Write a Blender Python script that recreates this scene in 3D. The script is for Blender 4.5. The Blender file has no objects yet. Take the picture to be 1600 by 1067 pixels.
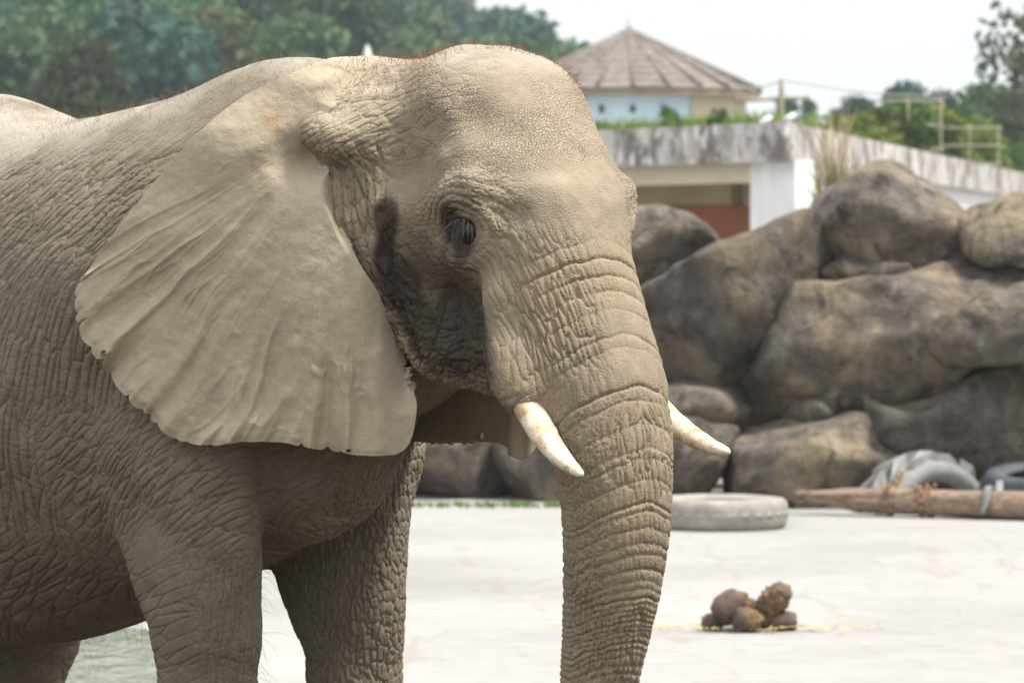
import bpy, bmesh, math, random, time
import numpy as np
from mathutils import Vector, Matrix

T0 = time.time()
rng = np.random.default_rng(7)
random.seed(7)
scene = bpy.context.scene
COL = scene.collection

# ------------------------------------------------------------------ camera
FPX = 6000.0                     # focal length in pixels of a 1600 px wide frame
CAM = np.array([0.0, 0.0, 2.05])
PITCH = math.radians(1.27)
cam_data = bpy.data.cameras.new('camera')
cam_data.sensor_width = 36.0
cam_data.lens = 36.0 * FPX / 1600.0
cam_data.clip_start = 0.5
cam_data.clip_end = 3000.0
cam_data.dof.use_dof = True
cam_data.dof.focus_distance = 10.5
cam_data.dof.aperture_fstop = 6.7
cam = bpy.data.objects.new('camera', cam_data)
cam.location = CAM
cam.rotation_euler = (math.pi / 2 - PITCH, 0, 0)
COL.objects.link(cam)
scene.camera = cam

# ------------------------------------------------------------------ sky, sun, exposure
SUN_EL, SUN_AZ = math.radians(63), math.radians(101)     # azimuth clockwise from +Y (view direction)
world = bpy.data.worlds.new('World')
scene.world = world
world.use_nodes = True
wn, wl = world.node_tree.nodes, world.node_tree.links
wn.clear()
w_out = wn.new('ShaderNodeOutputWorld')
w_bg = wn.new('ShaderNodeBackground')
w_sky = wn.new('ShaderNodeTexSky')
w_sky.sky_type = 'NISHITA'
w_sky.sun_disc = False
w_sky.sun_elevation = SUN_EL
w_sky.sun_rotation = SUN_AZ
w_sky.air_density = 1.0
w_sky.dust_density = 4.0
w_sky.ozone_density = 1.0
# thin bright overcast: the sky's own light seen through an even veil of white cloud
w_mix = wn.new('ShaderNodeMix'); w_mix.data_type = 'RGBA'
w_mix.inputs[0].default_value = 0.85
wl.new(w_sky.outputs['Color'], w_mix.inputs[6])
# overcast luminance (CIE): three times brighter overhead than at the horizon, the same all round
w_tc = wn.new('ShaderNodeTexCoord')
w_sep = wn.new('ShaderNodeSeparateXYZ')
wl.new(w_tc.outputs['Generated'], w_sep.inputs[0])
w_map = wn.new('ShaderNodeMapRange')
w_map.inputs['From Min'].default_value = 0.0; w_map.inputs['From Max'].default_value = 1.0
w_map.inputs['To Min'].default_value = 1.0; w_map.inputs['To Max'].default_value = 1.9
wl.new(w_sep.outputs['Z'], w_map.inputs['Value'])
w_cl = wn.new('ShaderNodeVectorMath'); w_cl.operation = 'SCALE'
w_cl.inputs[0].default_value = (9.3, 9.4, 9.65)
wl.new(w_map.outputs[0], w_cl.inputs['Scale'])
wl.new(w_cl.outputs[0], w_mix.inputs[7])
wl.new(w_mix.outputs[2], w_bg.inputs['Color'])
w_bg.inputs['Strength'].default_value = 0.1
wl.new(w_bg.outputs[0], w_out.inputs['Surface'])

sun_data = bpy.data.lights.new('sun', 'SUN')
sun_data.energy = 5.0
sun_data.angle = math.radians(12)
sun_data.color = (1.0, 0.95, 0.87)
sun = bpy.data.objects.new('sun', sun_data)
COL.objects.link(sun)
_d = Vector((math.sin(SUN_AZ) * math.cos(SUN_EL), math.cos(SUN_AZ) * math.cos(SUN_EL), math.sin(SUN_EL)))
sun.rotation_euler = _d.to_track_quat('Z', 'Y').to_euler()
sun.location = (6, 6, 30)

scene.view_settings.view_transform = 'Standard'
scene.view_settings.look = 'None'
scene.view_settings.gamma = 1.0
scene.view_settings.use_curve_mapping = False
scene.view_settings.exposure = 0.25
scene.cycles.max_bounces = 5
scene.cycles.diffuse_bounces = 2
scene.cycles.volume_bounces = 0
scene.cycles.use_adaptive_sampling = True
scene.cycles.adaptive_threshold = 0.02
scene.cycles.use_denoising = True

# ------------------------------------------------------------------ helpers
_cp, _sp = math.cos(PITCH), math.sin(PITCH)

def at(px, py, Y):
    """World point at distance Y for a direction given as a position in a 1600x1067 frame."""
    t = -(py - 533.5) / FPX
    k = Y / (_cp + t * _sp)
    return np.array([(px - 800) / FPX * k, Y, CAM[2] + k * (t * _cp - _sp)])

def ground_y(py):
    """Distance along the ground (z = 0) for a height in the frame."""
    t = -(py - 533.5) / FPX
    return CAM[2] * (_cp + t * _sp) / (_sp - t * _cp)

def tag(o, label=None, cat=None, group=None, kind=None):
    if label: o['label'] = label
    if cat: o['category'] = cat
    if group: o['group'] = group
    if kind: o['kind'] = kind
    return o

def empty(name, loc, rz=0.0):
    o = bpy.data.objects.new(name, None)
    o.empty_display_size = 0.1
    o.location = loc
    o.rotation_euler = (0, 0, rz)
    COL.objects.link(o)
    return o

def link(name, me, mat=None, parent=None, smooth=True):
    o = bpy.data.objects.new(name, me)
    COL.objects.link(o)
    if mat is not None and len(me.materials) == 0:
        me.materials.append(mat)
    if smooth is not None:
        me.polygons.foreach_set('use_smooth', np.full(len(me.polygons), bool(smooth)))
    if parent is not None:
        o.parent = parent
        # children are modelled in world space: keep them there
        o.matrix_parent_inverse = parent_matrix(parent).inverted()
    return o

def parent_matrix(p):
    m = Matrix.Translation(p.location) @ p.rotation_euler.to_matrix().to_4x4() @ Matrix.Diagonal((*p.scale, 1))
    return (parent_matrix(p.parent) @ p.matrix_parent_inverse @ m) if p.parent else m

def mesh_np(name, V, faces):
    me = bpy.data.meshes.new(name)
    V = np.asarray(V, np.float32)
    if isinstance(faces, np.ndarray):
        n, k = faces.shape
        me.vertices.add(len(V)); me.vertices.foreach_set('co', V.ravel())
        me.loops.add(n * k); me.loops.foreach_set('vertex_index', faces.astype(np.int32).ravel())
        me.polygons.add(n); me.polygons.foreach_set('loop_start', np.arange(0, n * k, k, dtype=np.int32))
        me.update(calc_edges=True)
    else:
        me.from_pydata([tuple(v) for v in V], [], faces)
        me.update()
    return me

def get_co(me):
    a = np.empty(len(me.vertices) * 3, np.float32); me.vertices.foreach_get('co', a)
    return a.reshape(-1, 3)

def get_no(me):
    a = np.empty(len(me.vertices) * 3, np.float32); me.vertex_normals.foreach_get('vector', a)
    return a.reshape(-1, 3)

def set_attr(me, name, arr, typ='FLOAT'):
    at_ = me.attributes.new(name, typ, 'POINT')
    if typ == 'FLOAT': at_.data.foreach_set('value', np.asarray(arr, np.float32).ravel())
    elif typ == 'FLOAT_VECTOR': at_.data.foreach_set('vector', np.asarray(arr, np.float32).ravel())

# --- vectorised noise
def _hash3(i, j, k, seed):
    h = (i.astype(np.uint32) * np.uint32(374761393) + j.astype(np.uint32) * np.uint32(668265263)
         + k.astype(np.uint32) * np.uint32(2147483647) + np.uint32((seed * 1274126177) & 0xffffffff))
    h = (h ^ (h >> np.uint32(13))) * np.uint32(1274126177)
    h = (h ^ (h >> np.uint32(16))) * np.uint32(2246822519)
    return h ^ (h >> np.uint32(15))

def _h01(h):
    return (h & np.uint32(0xffffff)).astype(np.float32) / np.float32(0xffffff)

def vnoise(P, scale=1.0, seed=0, octaves=1):
    """Smooth value noise in -1..1 at points P (N,3)."""
    out = np.zeros(len(P), np.float32); amp = 1.0; tot = 0.0
    for o in range(octaves):
        Q = np.asarray(P, np.float32) * np.float32(scale * 2 ** o)
        I = np.floor(Q).astype(np.int32); f = Q - I
        f = f * f * (3 - 2 * f)
        r = 0
        for dx in (0, 1):
            wx = f[:, 0] if dx else 1 - f[:, 0]
            for dy in (0, 1):
                wy = f[:, 1] if dy else 1 - f[:, 1]
                for dz in (0, 1):
                    wz = f[:, 2] if dz else 1 - f[:, 2]
                    r = r + wx * wy * wz * _h01(_hash3(I[:, 0] + dx, I[:, 1] + dy, I[:, 2] + dz, seed + o * 17))
        out += amp * (r * 2 - 1); tot += amp; amp *= 0.5
    return out / tot

def voronoi_edge(P, seed=0, jitter=0.85):
    """Approximate distance to the nearest cell border (F2-F1)/2 at points P (cells of size 1)."""
    P = np.asarray(P, np.float32)
    I = np.floor(P).astype(np.int32)
    f1 = np.full(len(P), 9.0, np.float32); f2 = f1.copy()
    for dx in (-1, 0, 1):
        for dy in (-1, 0, 1):
            for dz in (-1, 0, 1):
                a, b, c = I[:, 0] + dx, I[:, 1] + dy, I[:, 2] + dz
                h = _hash3(a, b, c, seed)
                g = _h01(h); h2 = _h01(h * np.uint32(2654435761) ^ (h >> np.uint32(7)))
                h3 = _h01((h ^ np.uint32(0x9e3779b9)) * np.uint32(2246822519) ^ (h >> np.uint32(11)))
                d = ((a + 0.5 + (g - .5) * jitter - P[:, 0]) ** 2 + (b + 0.5 + (h2 - .5) * jitter - P[:, 1]) ** 2
                     + (c + 0.5 + (h3 - .5) * jitter - P[:, 2]) ** 2)
                n1 = np.minimum(f1, d)
                f2 = np.minimum(np.maximum(f1, d), f2)
                f1 = n1
    return (np.sqrt(f2) - np.sqrt(f1)) * 0.5

def sstep(a, b, x):
    t = np.clip((x - a) / (b - a), 0, 1)
    return t * t * (3 - 2 * t)

# --- materials
def new_mat(name):
    m = bpy.data.materials.new(name)
    m.use_nodes = True
    nt = m.node_tree
    b = nt.nodes['Principled BSDF']
    return m, nt.nodes, nt.links, b

def mathn(N, L, op, a, b=None, clamp=False):
    n = N.new('ShaderNodeMath'); n.operation = op; n.use_clamp = clamp
    for i, v in enumerate((a, b)):
        if v is None: continue
        if hasattr(v, 'links'): L.new(v, n.inputs[i])
        else: n.inputs[i].default_value = v
    return n.outputs[0]

def noise_node(N, L, vec, scale, detail=4, rough=0.55, dist=0.0):
    n = N.new('ShaderNodeTexNoise')
    n.inputs['Scale'].default_value = scale; n.inputs['Detail'].default_value = detail
    n.inputs['Roughness'].default_value = rough; n.inputs['Distortion'].default_value = dist
    if vec is not None: L.new(vec, n.inputs['Vector'])
    return n.outputs['Fac']

def ramp_node(N, L, fac, stops):
    r = N.new('ShaderNodeValToRGB')
    e = r.color_ramp.elements
    while len(e) < len(stops): e.new(0.5)
    for el, (p, c) in zip(e, stops):
        el.position = p; el.color = (*c, 1)
    L.new(fac, r.inputs[0])
    return r.outputs[0]

def mix_node(N, L, fac, a, b, mode='MIX'):
    m = N.new('ShaderNodeMix'); m.data_type = 'RGBA'; m.blend_type = mode
    for idx, v in ((0, fac), (6, a), (7, b)):
        if hasattr(v, 'links'): L.new(v, m.inputs[idx])
        else: m.inputs[idx].default_value = v if idx == 0 else (*v, 1)
    return m.outputs[2]

def bump_node(N, L, height, strength, dist, prev=None):
    b = N.new('ShaderNodeBump')
    b.inputs['Strength'].default_value = strength; b.inputs['Distance'].default_value = dist
    L.new(height, b.inputs['Height'])
    if prev is not None: L.new(prev, b.inputs['Normal'])
    return b.outputs[0]

def simple_mat(name, c1, c2, scale=4.0, rough=0.8, bump=0.3, bdist=0.02, detail=5, spec=0.3, coord='Object'):
    m, N, L, B = new_mat(name)
    tc = N.new('ShaderNodeTexCoord')
    f = noise_node(N, L, tc.outputs[coord], scale, detail, 0.6)
    L.new(ramp_node(N, L, f, [(0.3, c1), (0.7, c2)]), B.inputs['Base Color'])
    B.inputs['Roughness'].default_value = rough
    B.inputs['Specular IOR Level'].default_value = spec
    if bump:
        f2 = noise_node(N, L, tc.outputs[coord], scale * 4, 4, 0.6)
        L.new(bump_node(N, L, f2, bump, bdist), B.inputs['Normal'])
    return m
# ================================================================== the elephant
class Frame:
    """Local frame: f forward, r towards the animal's right, u up."""
    def __init__(s, origin, yaw_deg, pitch=0.0, roll=0.0):
        a = math.radians(yaw_deg)
        s.o = np.asarray(origin, float)
        s.F = np.array([math.sin(a), -math.cos(a), 0.0])
        s.R = np.array([-math.cos(a), -math.sin(a), 0.0])
        s.U = np.array([0, 0, 1.0])
        if roll:
            c, n = math.cos(math.radians(roll)), math.sin(math.radians(roll))
            s.R, s.U = s.R * c + s.U * n, s.U * c - s.R * n
    def w(s, f, r, u): return s.o + f * s.F + r * s.R + u * s.U
    def l(s, P):
        D = P - s.o.astype(np.float32)
        return D @ s.F.astype(np.float32), D @ s.R.astype(np.float32), D @ s.U.astype(np.float32)

HEAD = Frame(at(840, 360, 10.7), 35)
BODY = Frame((-0.694, 11.4, 0.0), 48)

class Field:
    def __init__(s, lo, hi, h):
        s.lo, s.h = np.array(lo, np.float32), h
        s.n = np.ceil((np.array(hi) - lo) / h).astype(int) + 1
        s.D = np.full(s.n, 1.0, np.float32)
    def box(s, c0, c1):
        i0 = np.clip(np.floor((np.asarray(c0) - s.lo) / s.h).astype(int), 0, s.n)
        i1 = np.clip(np.ceil((np.asarray(c1) - s.lo) / s.h).astype(int) + 1, 0, s.n)
        sl = tuple(slice(a, b) for a, b in zip(i0, i1))
        g = [s.lo[k] + s.h * np.arange(i0[k], i1[k], dtype=np.float32) for k in range(3)]
        return sl, np.stack(np.meshgrid(*g, indexing='ij'), -1)
    def add(s, fn, c0, c1, k=0.05, op='u'):
        m = k + 3 * s.h
        sl, P = s.box(np.asarray(c0) - m, np.asarray(c1) + m)
        sh = P.shape[:3]
        if 0 in sh: return
        d = fn(P.reshape(-1, 3)).reshape(sh)
        a = s.D[sl]
        if op == 'u':
            h = np.clip(0.5 + 0.5 * (a - d) / k, 0, 1)
            s.D[sl] = a + (d - a) * h - k * h * (1 - h)
        else:                                              # smooth subtraction
            d = -d
            h = np.clip(0.5 - 0.5 * (a - d) / k, 0, 1)
            s.D[sl] = a + (d - a) * h + k * h * (1 - h)
    # --- primitives
    def ell(s, fr, c, rad, k=0.05, op='u', tilt=None):
        c = np.asarray(c, float); rad = np.asarray(rad, np.float32)
        Mx = np.eye(3)
        if tilt:                                           # (axis, degrees) in the local frame
            Mx = np.array(Matrix.Rotation(math.radians(tilt[1]), 3, Vector(tilt[0])))
        Mi = Mx.T.astype(np.float32)
        W = fr.w(*c)
        e = np.full(3, float(rad.max()))
        def fn(P):
            L = np.stack(fr.l(P), -1) - c.astype(np.float32)
            L = L @ Mi.T
            q = L / rad
            k0 = np.sqrt((q * q).sum(-1)); k1 = np.sqrt(((q / rad) ** 2).sum(-1))
            return k0 * (k0 - 1.0) / np.maximum(k1, 1e-4)
        s.add(fn, W - e, W + e, k, op)
    def loft(s, fr, axis, st, k=0.05, n=2.0, op='u'):
        """st rows: (t, c1, c2, a1, a2): sections across 'axis' (0 f, 1 r, 2 u); c/a for the two other axes in order."""
        st = np.array(sorted(st), float)
        o1, o2 = [i for i in (0, 1, 2) if i != axis]
        t = st[:, 0]
        corners = []
        for row in st:
            for s1 in (-1, 1):
                for s2 in (-1, 1):
                    v = [0, 0, 0]; v[axis] = row[0]; v[o1] = row[1] + s1 * row[3]; v[o2] = row[2] + s2 * row[4]
                    corners.append(fr.w(*v))
        corners = np.array(corners)
        tt = np.linspace(t[0], t[-1], 400)
        cols = [pchip(t, st[:, i], tt) for i in range(1, 5)]
        def fn(P):
            L = fr.l(P)
            ta = np.clip(L[axis], t[0], t[-1])
            c1, c2, a1, a2 = [np.interp(ta, tt, c).astype(np.float32) for c in cols]
            q1, q2 = np.abs(L[o1] - c1) / a1, np.abs(L[o2] - c2) / a2
            if n == 2.0: g = np.sqrt(q1 * q1 + q2 * q2 + 1e-9); gr = np.sqrt((q1 / a1) ** 2 + (q2 / a2) ** 2 + 1e-9) / g
            else:
                g = (q1 ** n + q2 ** n + 1e-9) ** (1 / n); gr = 1 / np.minimum(a1, a2)
            d = (g - 1) / np.maximum(gr, 1e-3)
            d = np.maximum(d, -np.minimum(a1, a2))
            over = np.abs(L[axis] - ta)
            return np.where(over > 0, np.sqrt(np.maximum(d, 0) ** 2 + over ** 2) + np.minimum(d, 0) * 0, d)
        s.add(fn, corners.min(0), corners.max(0), k, op)
    def tube(s, fr, pts, k=0.03, op='u'):
        """pts rows: (f, r, u, radius): chain of round cones."""
        W = np.array([fr.w(*p[:3]) for p in pts]); R = np.array([p[3] for p in pts])
        for a, b, ra, rb in zip(W[:-1], W[1:], R[:-1], R[1:]):
            def fn(P, a=a, b=b, ra=ra, rb=rb):
                ba = (b - a).astype(np.float32); pa = P - a.astype(np.float32)
                h = np.clip((pa @ ba) / float(ba @ ba), 0, 1)
                return np.sqrt(((pa - h[:, None] * ba) ** 2).sum(-1)) - (ra + (rb - ra) * h)
            m = max(ra, rb)
            s.add(fn, np.minimum(a, b) - m, np.maximum(a, b) + m, k, op)

def pchip(x, y, q):
    x, y = np.asarray(x, float), np.asarray(y, float)
    h = np.diff(x); d = np.diff(y) / h
    m = np.zeros_like(y)
    m[1:-1] = np.where(d[:-1] * d[1:] > 0, 2 * d[:-1] * d[1:] / np.where(d[:-1] + d[1:] == 0, 1, d[:-1] + d[1:]), 0)
    m[0], m[-1] = d[0], d[-1]
    i = np.clip(np.searchsorted(x, q) - 1, 0, len(x) - 2)
    t = (q - x[i]) / h[i]
    return ((2 * t ** 3 - 3 * t ** 2 + 1) * y[i] + (t ** 3 - 2 * t ** 2 + t) * h[i] * m[i]
            + (-2 * t ** 3 + 3 * t ** 2) * y[i + 1] + (t ** 3 - t ** 2) * h[i] * m[i + 1])

# trunk (sections by u): u, centre f, half depth, half width
TRUNK = [(-1.95, .34, .052, .060), (-1.85, .30, .060, .068), (-1.70, .268, .070, .078), (-1.50, .272, .084, .092), (-1.26, .288, .104, .108),
         (-1.14, .315, .115, .120), (-.964, .352, .130, .138), (-.786, .370, .140, .154), (-.66, .360, .150, .165),
         (-.56, .330, .170, .182), (-.46, .262, .215, .198), (-.35, .192, .246, .215), (-.20, .108, .258, .216), (-.04, .050, .250, .205), (.10, .0, .215, .185)]

def build_field(h):
    S = Field((-2.75, 9.75, -0.02), (0.62, 13.55, 2.85), h)
    # ---- torso, sections along f: (f, r, z, half width, half height)
    S.loft(BODY, 0, [(-2.10, 0, 1.70, .22, .34), (-1.90, 0, 1.70, .45, .62), (-1.60, 0, 1.70, .57, .81), (-1.30, 0, 1.69, .62, .88),
                     (-.95, 0, 1.66, .66, .82), (-.5, 0, 1.745, .64, .77), (-.15, 0, 1.83, .56, .73), (.12, 0, 1.88, .42, .62), (.30, 0, 1.92, .30, .46)], k=.10)
    # withers / neck hump, spine
    S.ell(BODY, (.08, 0, 2.25), (.44, .27, .39), k=.12)
    # ---- neck: from the shoulders to the back of the head
    a, b = BODY.w(.25, 0, 1.92), HEAD.w(-.42, 0, .05)
    for t, rw, ru, dz in ((0.15, .40, .48, .05), (0.5, .38, .46, .06), (0.85, .37, .44, .03)):
        c = a + (b - a) * t + np.array([0, 0, dz])
        S.ell(Frame(c, 42), (0, 0, 0), (.36, rw, ru), k=.13)
    # ---- chest between the forelegs
    S.ell(BODY, (.10, 0, 1.56), (.30, .32, .36), k=.10)
    # ---- forelegs: sections by z: (z, f, r, half f, half r)
    for sg, df, fx in ((1, 0.0, 1.0), (-1, 0.03, .72)):
        S.loft(BODY, 2, [(.0, df + .02, sg * .30, .19, .185), (.12, df + .02, sg * .30, .175, .17), (.45, df - .01, sg * .30, .145, .145), (.66, df, sg * .295, .150, .150),
                         (.82, df, sg * .29, .150, .145), (.93, df - (.03 if sg < 0 else 0), sg * .295, .175 if sg > 0 else .195, .148), (1.05, df - (.07 if sg < 0 else .02), sg * .305, .205 if sg > 0 else .235, .155), (1.25, df - (.11 if sg < 0 else .045), sg * .33, .265 * (fx if sg > 0 else 1.0), .165),
                         (1.5, df - .06, sg * .37, .31 * fx, .19), (1.85, df - .06, sg * .33, .30 * fx, .20), (2.1, df - .05, sg * .22, .20, .15)], k=.04)
    # hind legs
    for sg in (1, -1):
        S.loft(BODY, 2, [(.0, -1.52, sg * .31, .19, .18), (.15, -1.53, sg * .31, .165, .16), (.5, -1.58, sg * .31, .15, .15), (.8, -1.50, sg * .32, .20, .17),
                         (1.15, -1.45, sg * .34, .30, .21), (1.6, -1.45, sg * .34, .34, .22)], k=.09)
    # ---- head: horizontal sections (u, f, r, half depth, half width)
    S.loft(HEAD, 2, [(-.42, -.15, 0, .20, .13), (-.34, -.15, 0, .25, .17), (-.20, -.14, 0, .30, .225), (-.04, -.11, 0, .36, .262), (.07, -.125, 0, .372, .282), (.17, -.15, 0, .338, .292),
                     (.30, -.20, 0, .285, .272), (.40, -.235, 0, .24, .225), (.465, -.255, 0, .185, .165), (.505, -.27, 0, .09, .08)], k=.05)
    # two soft domes on the crown
    for sg in (1, -1):
        S.ell(HEAD, (-.24, sg * .09, .34), (.22, .17, .165), k=.08)
    # ---- upper jaw with the tusk sheaths, and the trunk below
    S.loft(HEAD, 2, [(u, f, 0, a, b) for u, f, a, b in TRUNK], k=.07)
    for sg in (1, -1):
        S.tube(HEAD, [(.06, sg * .175, -.26, .060), (.19, sg * .200, -.40, .066), (.235, sg * .212, -.452, .058)], k=.05)
        # brow, orbit, cheek bone, bump in front of the ear
        S.tube(HEAD, [(-.11, sg * .260, .070, .020), (-.03, sg * .275, .104, .030), (.05, sg * .252, .104, .030), (.12, sg * .185, .08, .014)], k=.06)
        S.ell(HEAD, (.0, sg * .205, -.01), (.120, .076, .100), k=.05)
        S.ell(HEAD, (-.26, sg * .285, .045), (.075, .060, .085), k=.06)
        S.ell(HEAD, (-.40, sg * .30, .26), (.15, .085, .13), k=.10)
        # hollow of the cheek behind the upper jaw
        S.ell(HEAD, (-.06, sg * .310, -.215), (.130, .130, .125), k=.05, op='s')
        S.ell(HEAD, (.0, sg * .300, -.27), (.080, .110, .16), k=.03, op='s')
        S.tube(HEAD, [(.085, sg * .185, -.08, .034), (.108, sg * .200, -.18, .042), (.140, sg * .204, -.34, .046), (.185, sg * .205, -.44, .046)], k=.035)
        S.tube(HEAD, [(-.27, sg * .225, -.02, .055), (-.285, sg * .225, -.16, .045), (-.24, sg * .20, -.30, .045)], k=.05)
        # lids, socket, folds above and below
        S.tube(HEAD, [(-.095, sg * .252, .0, .012), (-.055, sg * .272, .052, .014), (.02, sg * .282, .074, .014), (.09, sg * .262, .056, .013), (.13, sg * .228, .005, .012)], k=.022)
        S.tube(HEAD, [(-.085, sg * .252, -.03, .012), (-.03, sg * .266, -.086, .014), (.04, sg * .262, -.096, .013), (.105, sg * .232, -.05, .012)], k=.022)
        S.ell(HEAD, (.025, sg * .302, -.006), (.074, .062, .058), k=.014, op='s')
        S.tube(HEAD, [(-.046, sg * .248, -.004, .009), (-.014, sg * .270, .034, .013), (.03, sg * .276, .046, .014), (.072, sg * .262, .030, .012), (.098, sg * .238, -.008, .008)], k=.008)
        S.tube(HEAD, [(-.046, sg * .246, -.012, .009), (-.005, sg * .254, -.054, .010), (.04, sg * .252, -.060, .010), (.096, sg * .234, -.018, .008)], k=.008)
        # hollow of the temple
        S.ell(HEAD, (-.12, sg * .37, .225), (.13, .10, .10), k=.09, op='s')
        # lower jaw
        S.tube(HEAD, [(-.30, sg * .17, -.22, .10), (-.20, sg * .165, -.32, .10), (.0, sg * .11, -.375, .075), (.16, sg * .03, -.43, .05)], k=.07)
    # muscle at the root of the ear, running out into its upper edge
    W0 = Frame((0, 0, 0), 0); W0.F, W0.R = np.array([1.0, 0, 0]), np.array([0, 1.0, 0])
    S.tube(W0, [(*at(625, 150, 10.98), .085), (*at(575, 142, 10.97), .080), (*at(520, 138, 10.95), .068), (*at(470, 148, 10.94), .048), (*at(425, 168, 10.95), .024)], k=.07)
    S.tube(W0, [(*at(570, 190, 10.85), .070), (*at(520, 178, 10.875), .066), (*at(475, 178, 10.90), .050), (*at(435, 190, 10.93), .030)], k=.07)
    S.tube(W0, [(*at(565, 222, 10.78), .050), (*at(528, 224, 10.765), .040), (*at(498, 209, 10.80), .034), (*at(472, 196, 10.875), .030), (*at(455, 186, 10.93), .024)], k=.06)
    return S

def vdb_quads(S):
    import openvdb
    g = openvdb.FloatGrid(1.0)
    g.copyFromArray(S.D)
    pts, quads = g.convertToQuads(0.0)
    V = np.asarray(pts, np.float32) * S.h + S.lo
    return V, np.asarray(quads, np.int32)
# ------------------------------------------------------------------ skin: refined mesh with modelled wrinkles
def refine(V, Q, sel):
    """Split the selected quads in four; neighbours take the extra corner points, so no cracks open."""
    E = np.stack([Q, np.roll(Q, -1, 1)], -1).reshape(-1, 2)
    Es = np.sort(E, 1)
    key = Es[:, 0].astype(np.int64) * len(V) + Es[:, 1]
    uk, inv = np.unique(key, return_inverse=True)
    inv = inv.reshape(-1, 4)
    used = np.zeros(len(uk), bool); used[inv[sel].ravel()] = True
    eid = np.full(len(uk), -1, np.int64)
    eid[used] = len(V) + np.arange(used.sum())
    a, b = (uk[used] // len(V)).astype(int), (uk[used] % len(V)).astype(int)
    fs = Q[sel]
    VM = (V[a] + V[b]) * 0.5
    VC = V[fs].mean(1)
    c0 = len(V) + len(VM)
    Vn = np.concatenate([V, VM, VC]).astype(np.float32)
    m = eid[inv[sel]]
    c = c0 + np.arange(len(fs))
    quads = np.concatenate([np.stack([fs[:, i], m[:, i], c, m[:, i - 1]], 1) for i in range(4)])
    rest = ~sel
    hang = rest & (eid[inv] >= 0).any(1)
    plain = Q[rest & ~hang]
    ng = []
    for f, e in zip(Q[hang], eid[inv[hang]]):
        p = []
        for i in range(4):
            p.append(f[i])
            if e[i] >= 0: p.append(e[i])
        ng.append(p)
    ln = np.array([len(p) for p in ng], np.int32)
    loops = np.concatenate([quads.ravel(), plain.ravel()] + ([np.concatenate(ng)] if ng else [])).astype(np.int32)
    starts = np.concatenate([[0], np.cumsum(np.concatenate([np.full(len(quads) + len(plain), 4, np.int32), ln]))[:-1]]).astype(np.int32)
    me = bpy.data.meshes.new('elephant_skin')
    me.vertices.add(len(Vn)); me.vertices.foreach_set('co', Vn.ravel())
    me.loops.add(len(loops)); me.loops.foreach_set('vertex_index', loops)
    me.polygons.add(len(starts)); me.polygons.foreach_set('loop_start', starts)
    me.update(calc_edges=True)
    return me

def to_px(P):
    d = P[:, 1] * _cp - (P[:, 2] - CAM[2]) * _sp
    return 800 + FPX * P[:, 0] / d, 533.5 - FPX * (P[:, 1] * _sp + (P[:, 2] - CAM[2]) * _cp) / d

class Surface:
    """Finds points of the near side of the body for modelling folds on it."""
    def __init__(s, V):
        s.V = V; s.px, s.py = to_px(V)
    def __call__(s, x, y, w=9):
        m = np.nonzero((abs(s.px - x) < w) & (abs(s.py - y) < w))[0]
        if len(m) == 0: return at(x, y, 10.8)
        return at(x, y, s.V[m[np.argmin(s.V[m, 1])], 1])

def polyline_dist(P, pts):
    """Distance to a 3D polyline and running parameter 0..1."""
    pts = np.asarray(pts, np.float32)
    n = len(pts) - 1
    best = np.full(len(P), 9.0, np.float32); par = np.zeros(len(P), np.float32)
    for i in range(n):
        a, b = pts[i], pts[i + 1]
        ba = b - a
        h = np.clip(((P - a) @ ba) / float(ba @ ba), 0, 1)
        d = np.sqrt(((P - a - h[:, None] * ba) ** 2).sum(1))
        m = d < best
        best[m] = d[m]; par[m] = (i + h[m]) / n
    return best, par

def spline(pts, n=24):
    pts = np.asarray(pts, float)
    t = np.concatenate([[0], np.cumsum(np.linalg.norm(np.diff(pts, axis=0), axis=1))])
    q = np.linspace(0, t[-1], n)
    return np.stack([pchip(t, pts[:, k], q) for k in range(pts.shape[1])], 1)

def groove(d, w):
    """Sharp valley with rounded banks: -1 on the line, 0 away from it."""
    x = np.clip(d / w, 0, 1)
    return -(1 - np.sqrt(1 - (1 - x) ** 2 + 1e-6)) * 1.0

def cells(P, scales, axes, seed, warp=0.25):
    """Crease network of stretched cells: scales are cell sizes along the given axes."""
    A = np.asarray(axes, np.float32)
    A = A / np.linalg.norm(A, axis=1, keepdims=True)
    C = P @ A.T
    wn_ = np.stack([vnoise(P, 7, seed + 1), vnoise(P, 7, seed + 2), vnoise(P, 7, seed + 3)], 1)
    C = C / np.asarray(scales, np.float32) + wn_ * warp
    return voronoi_edge(C, seed)

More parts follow.
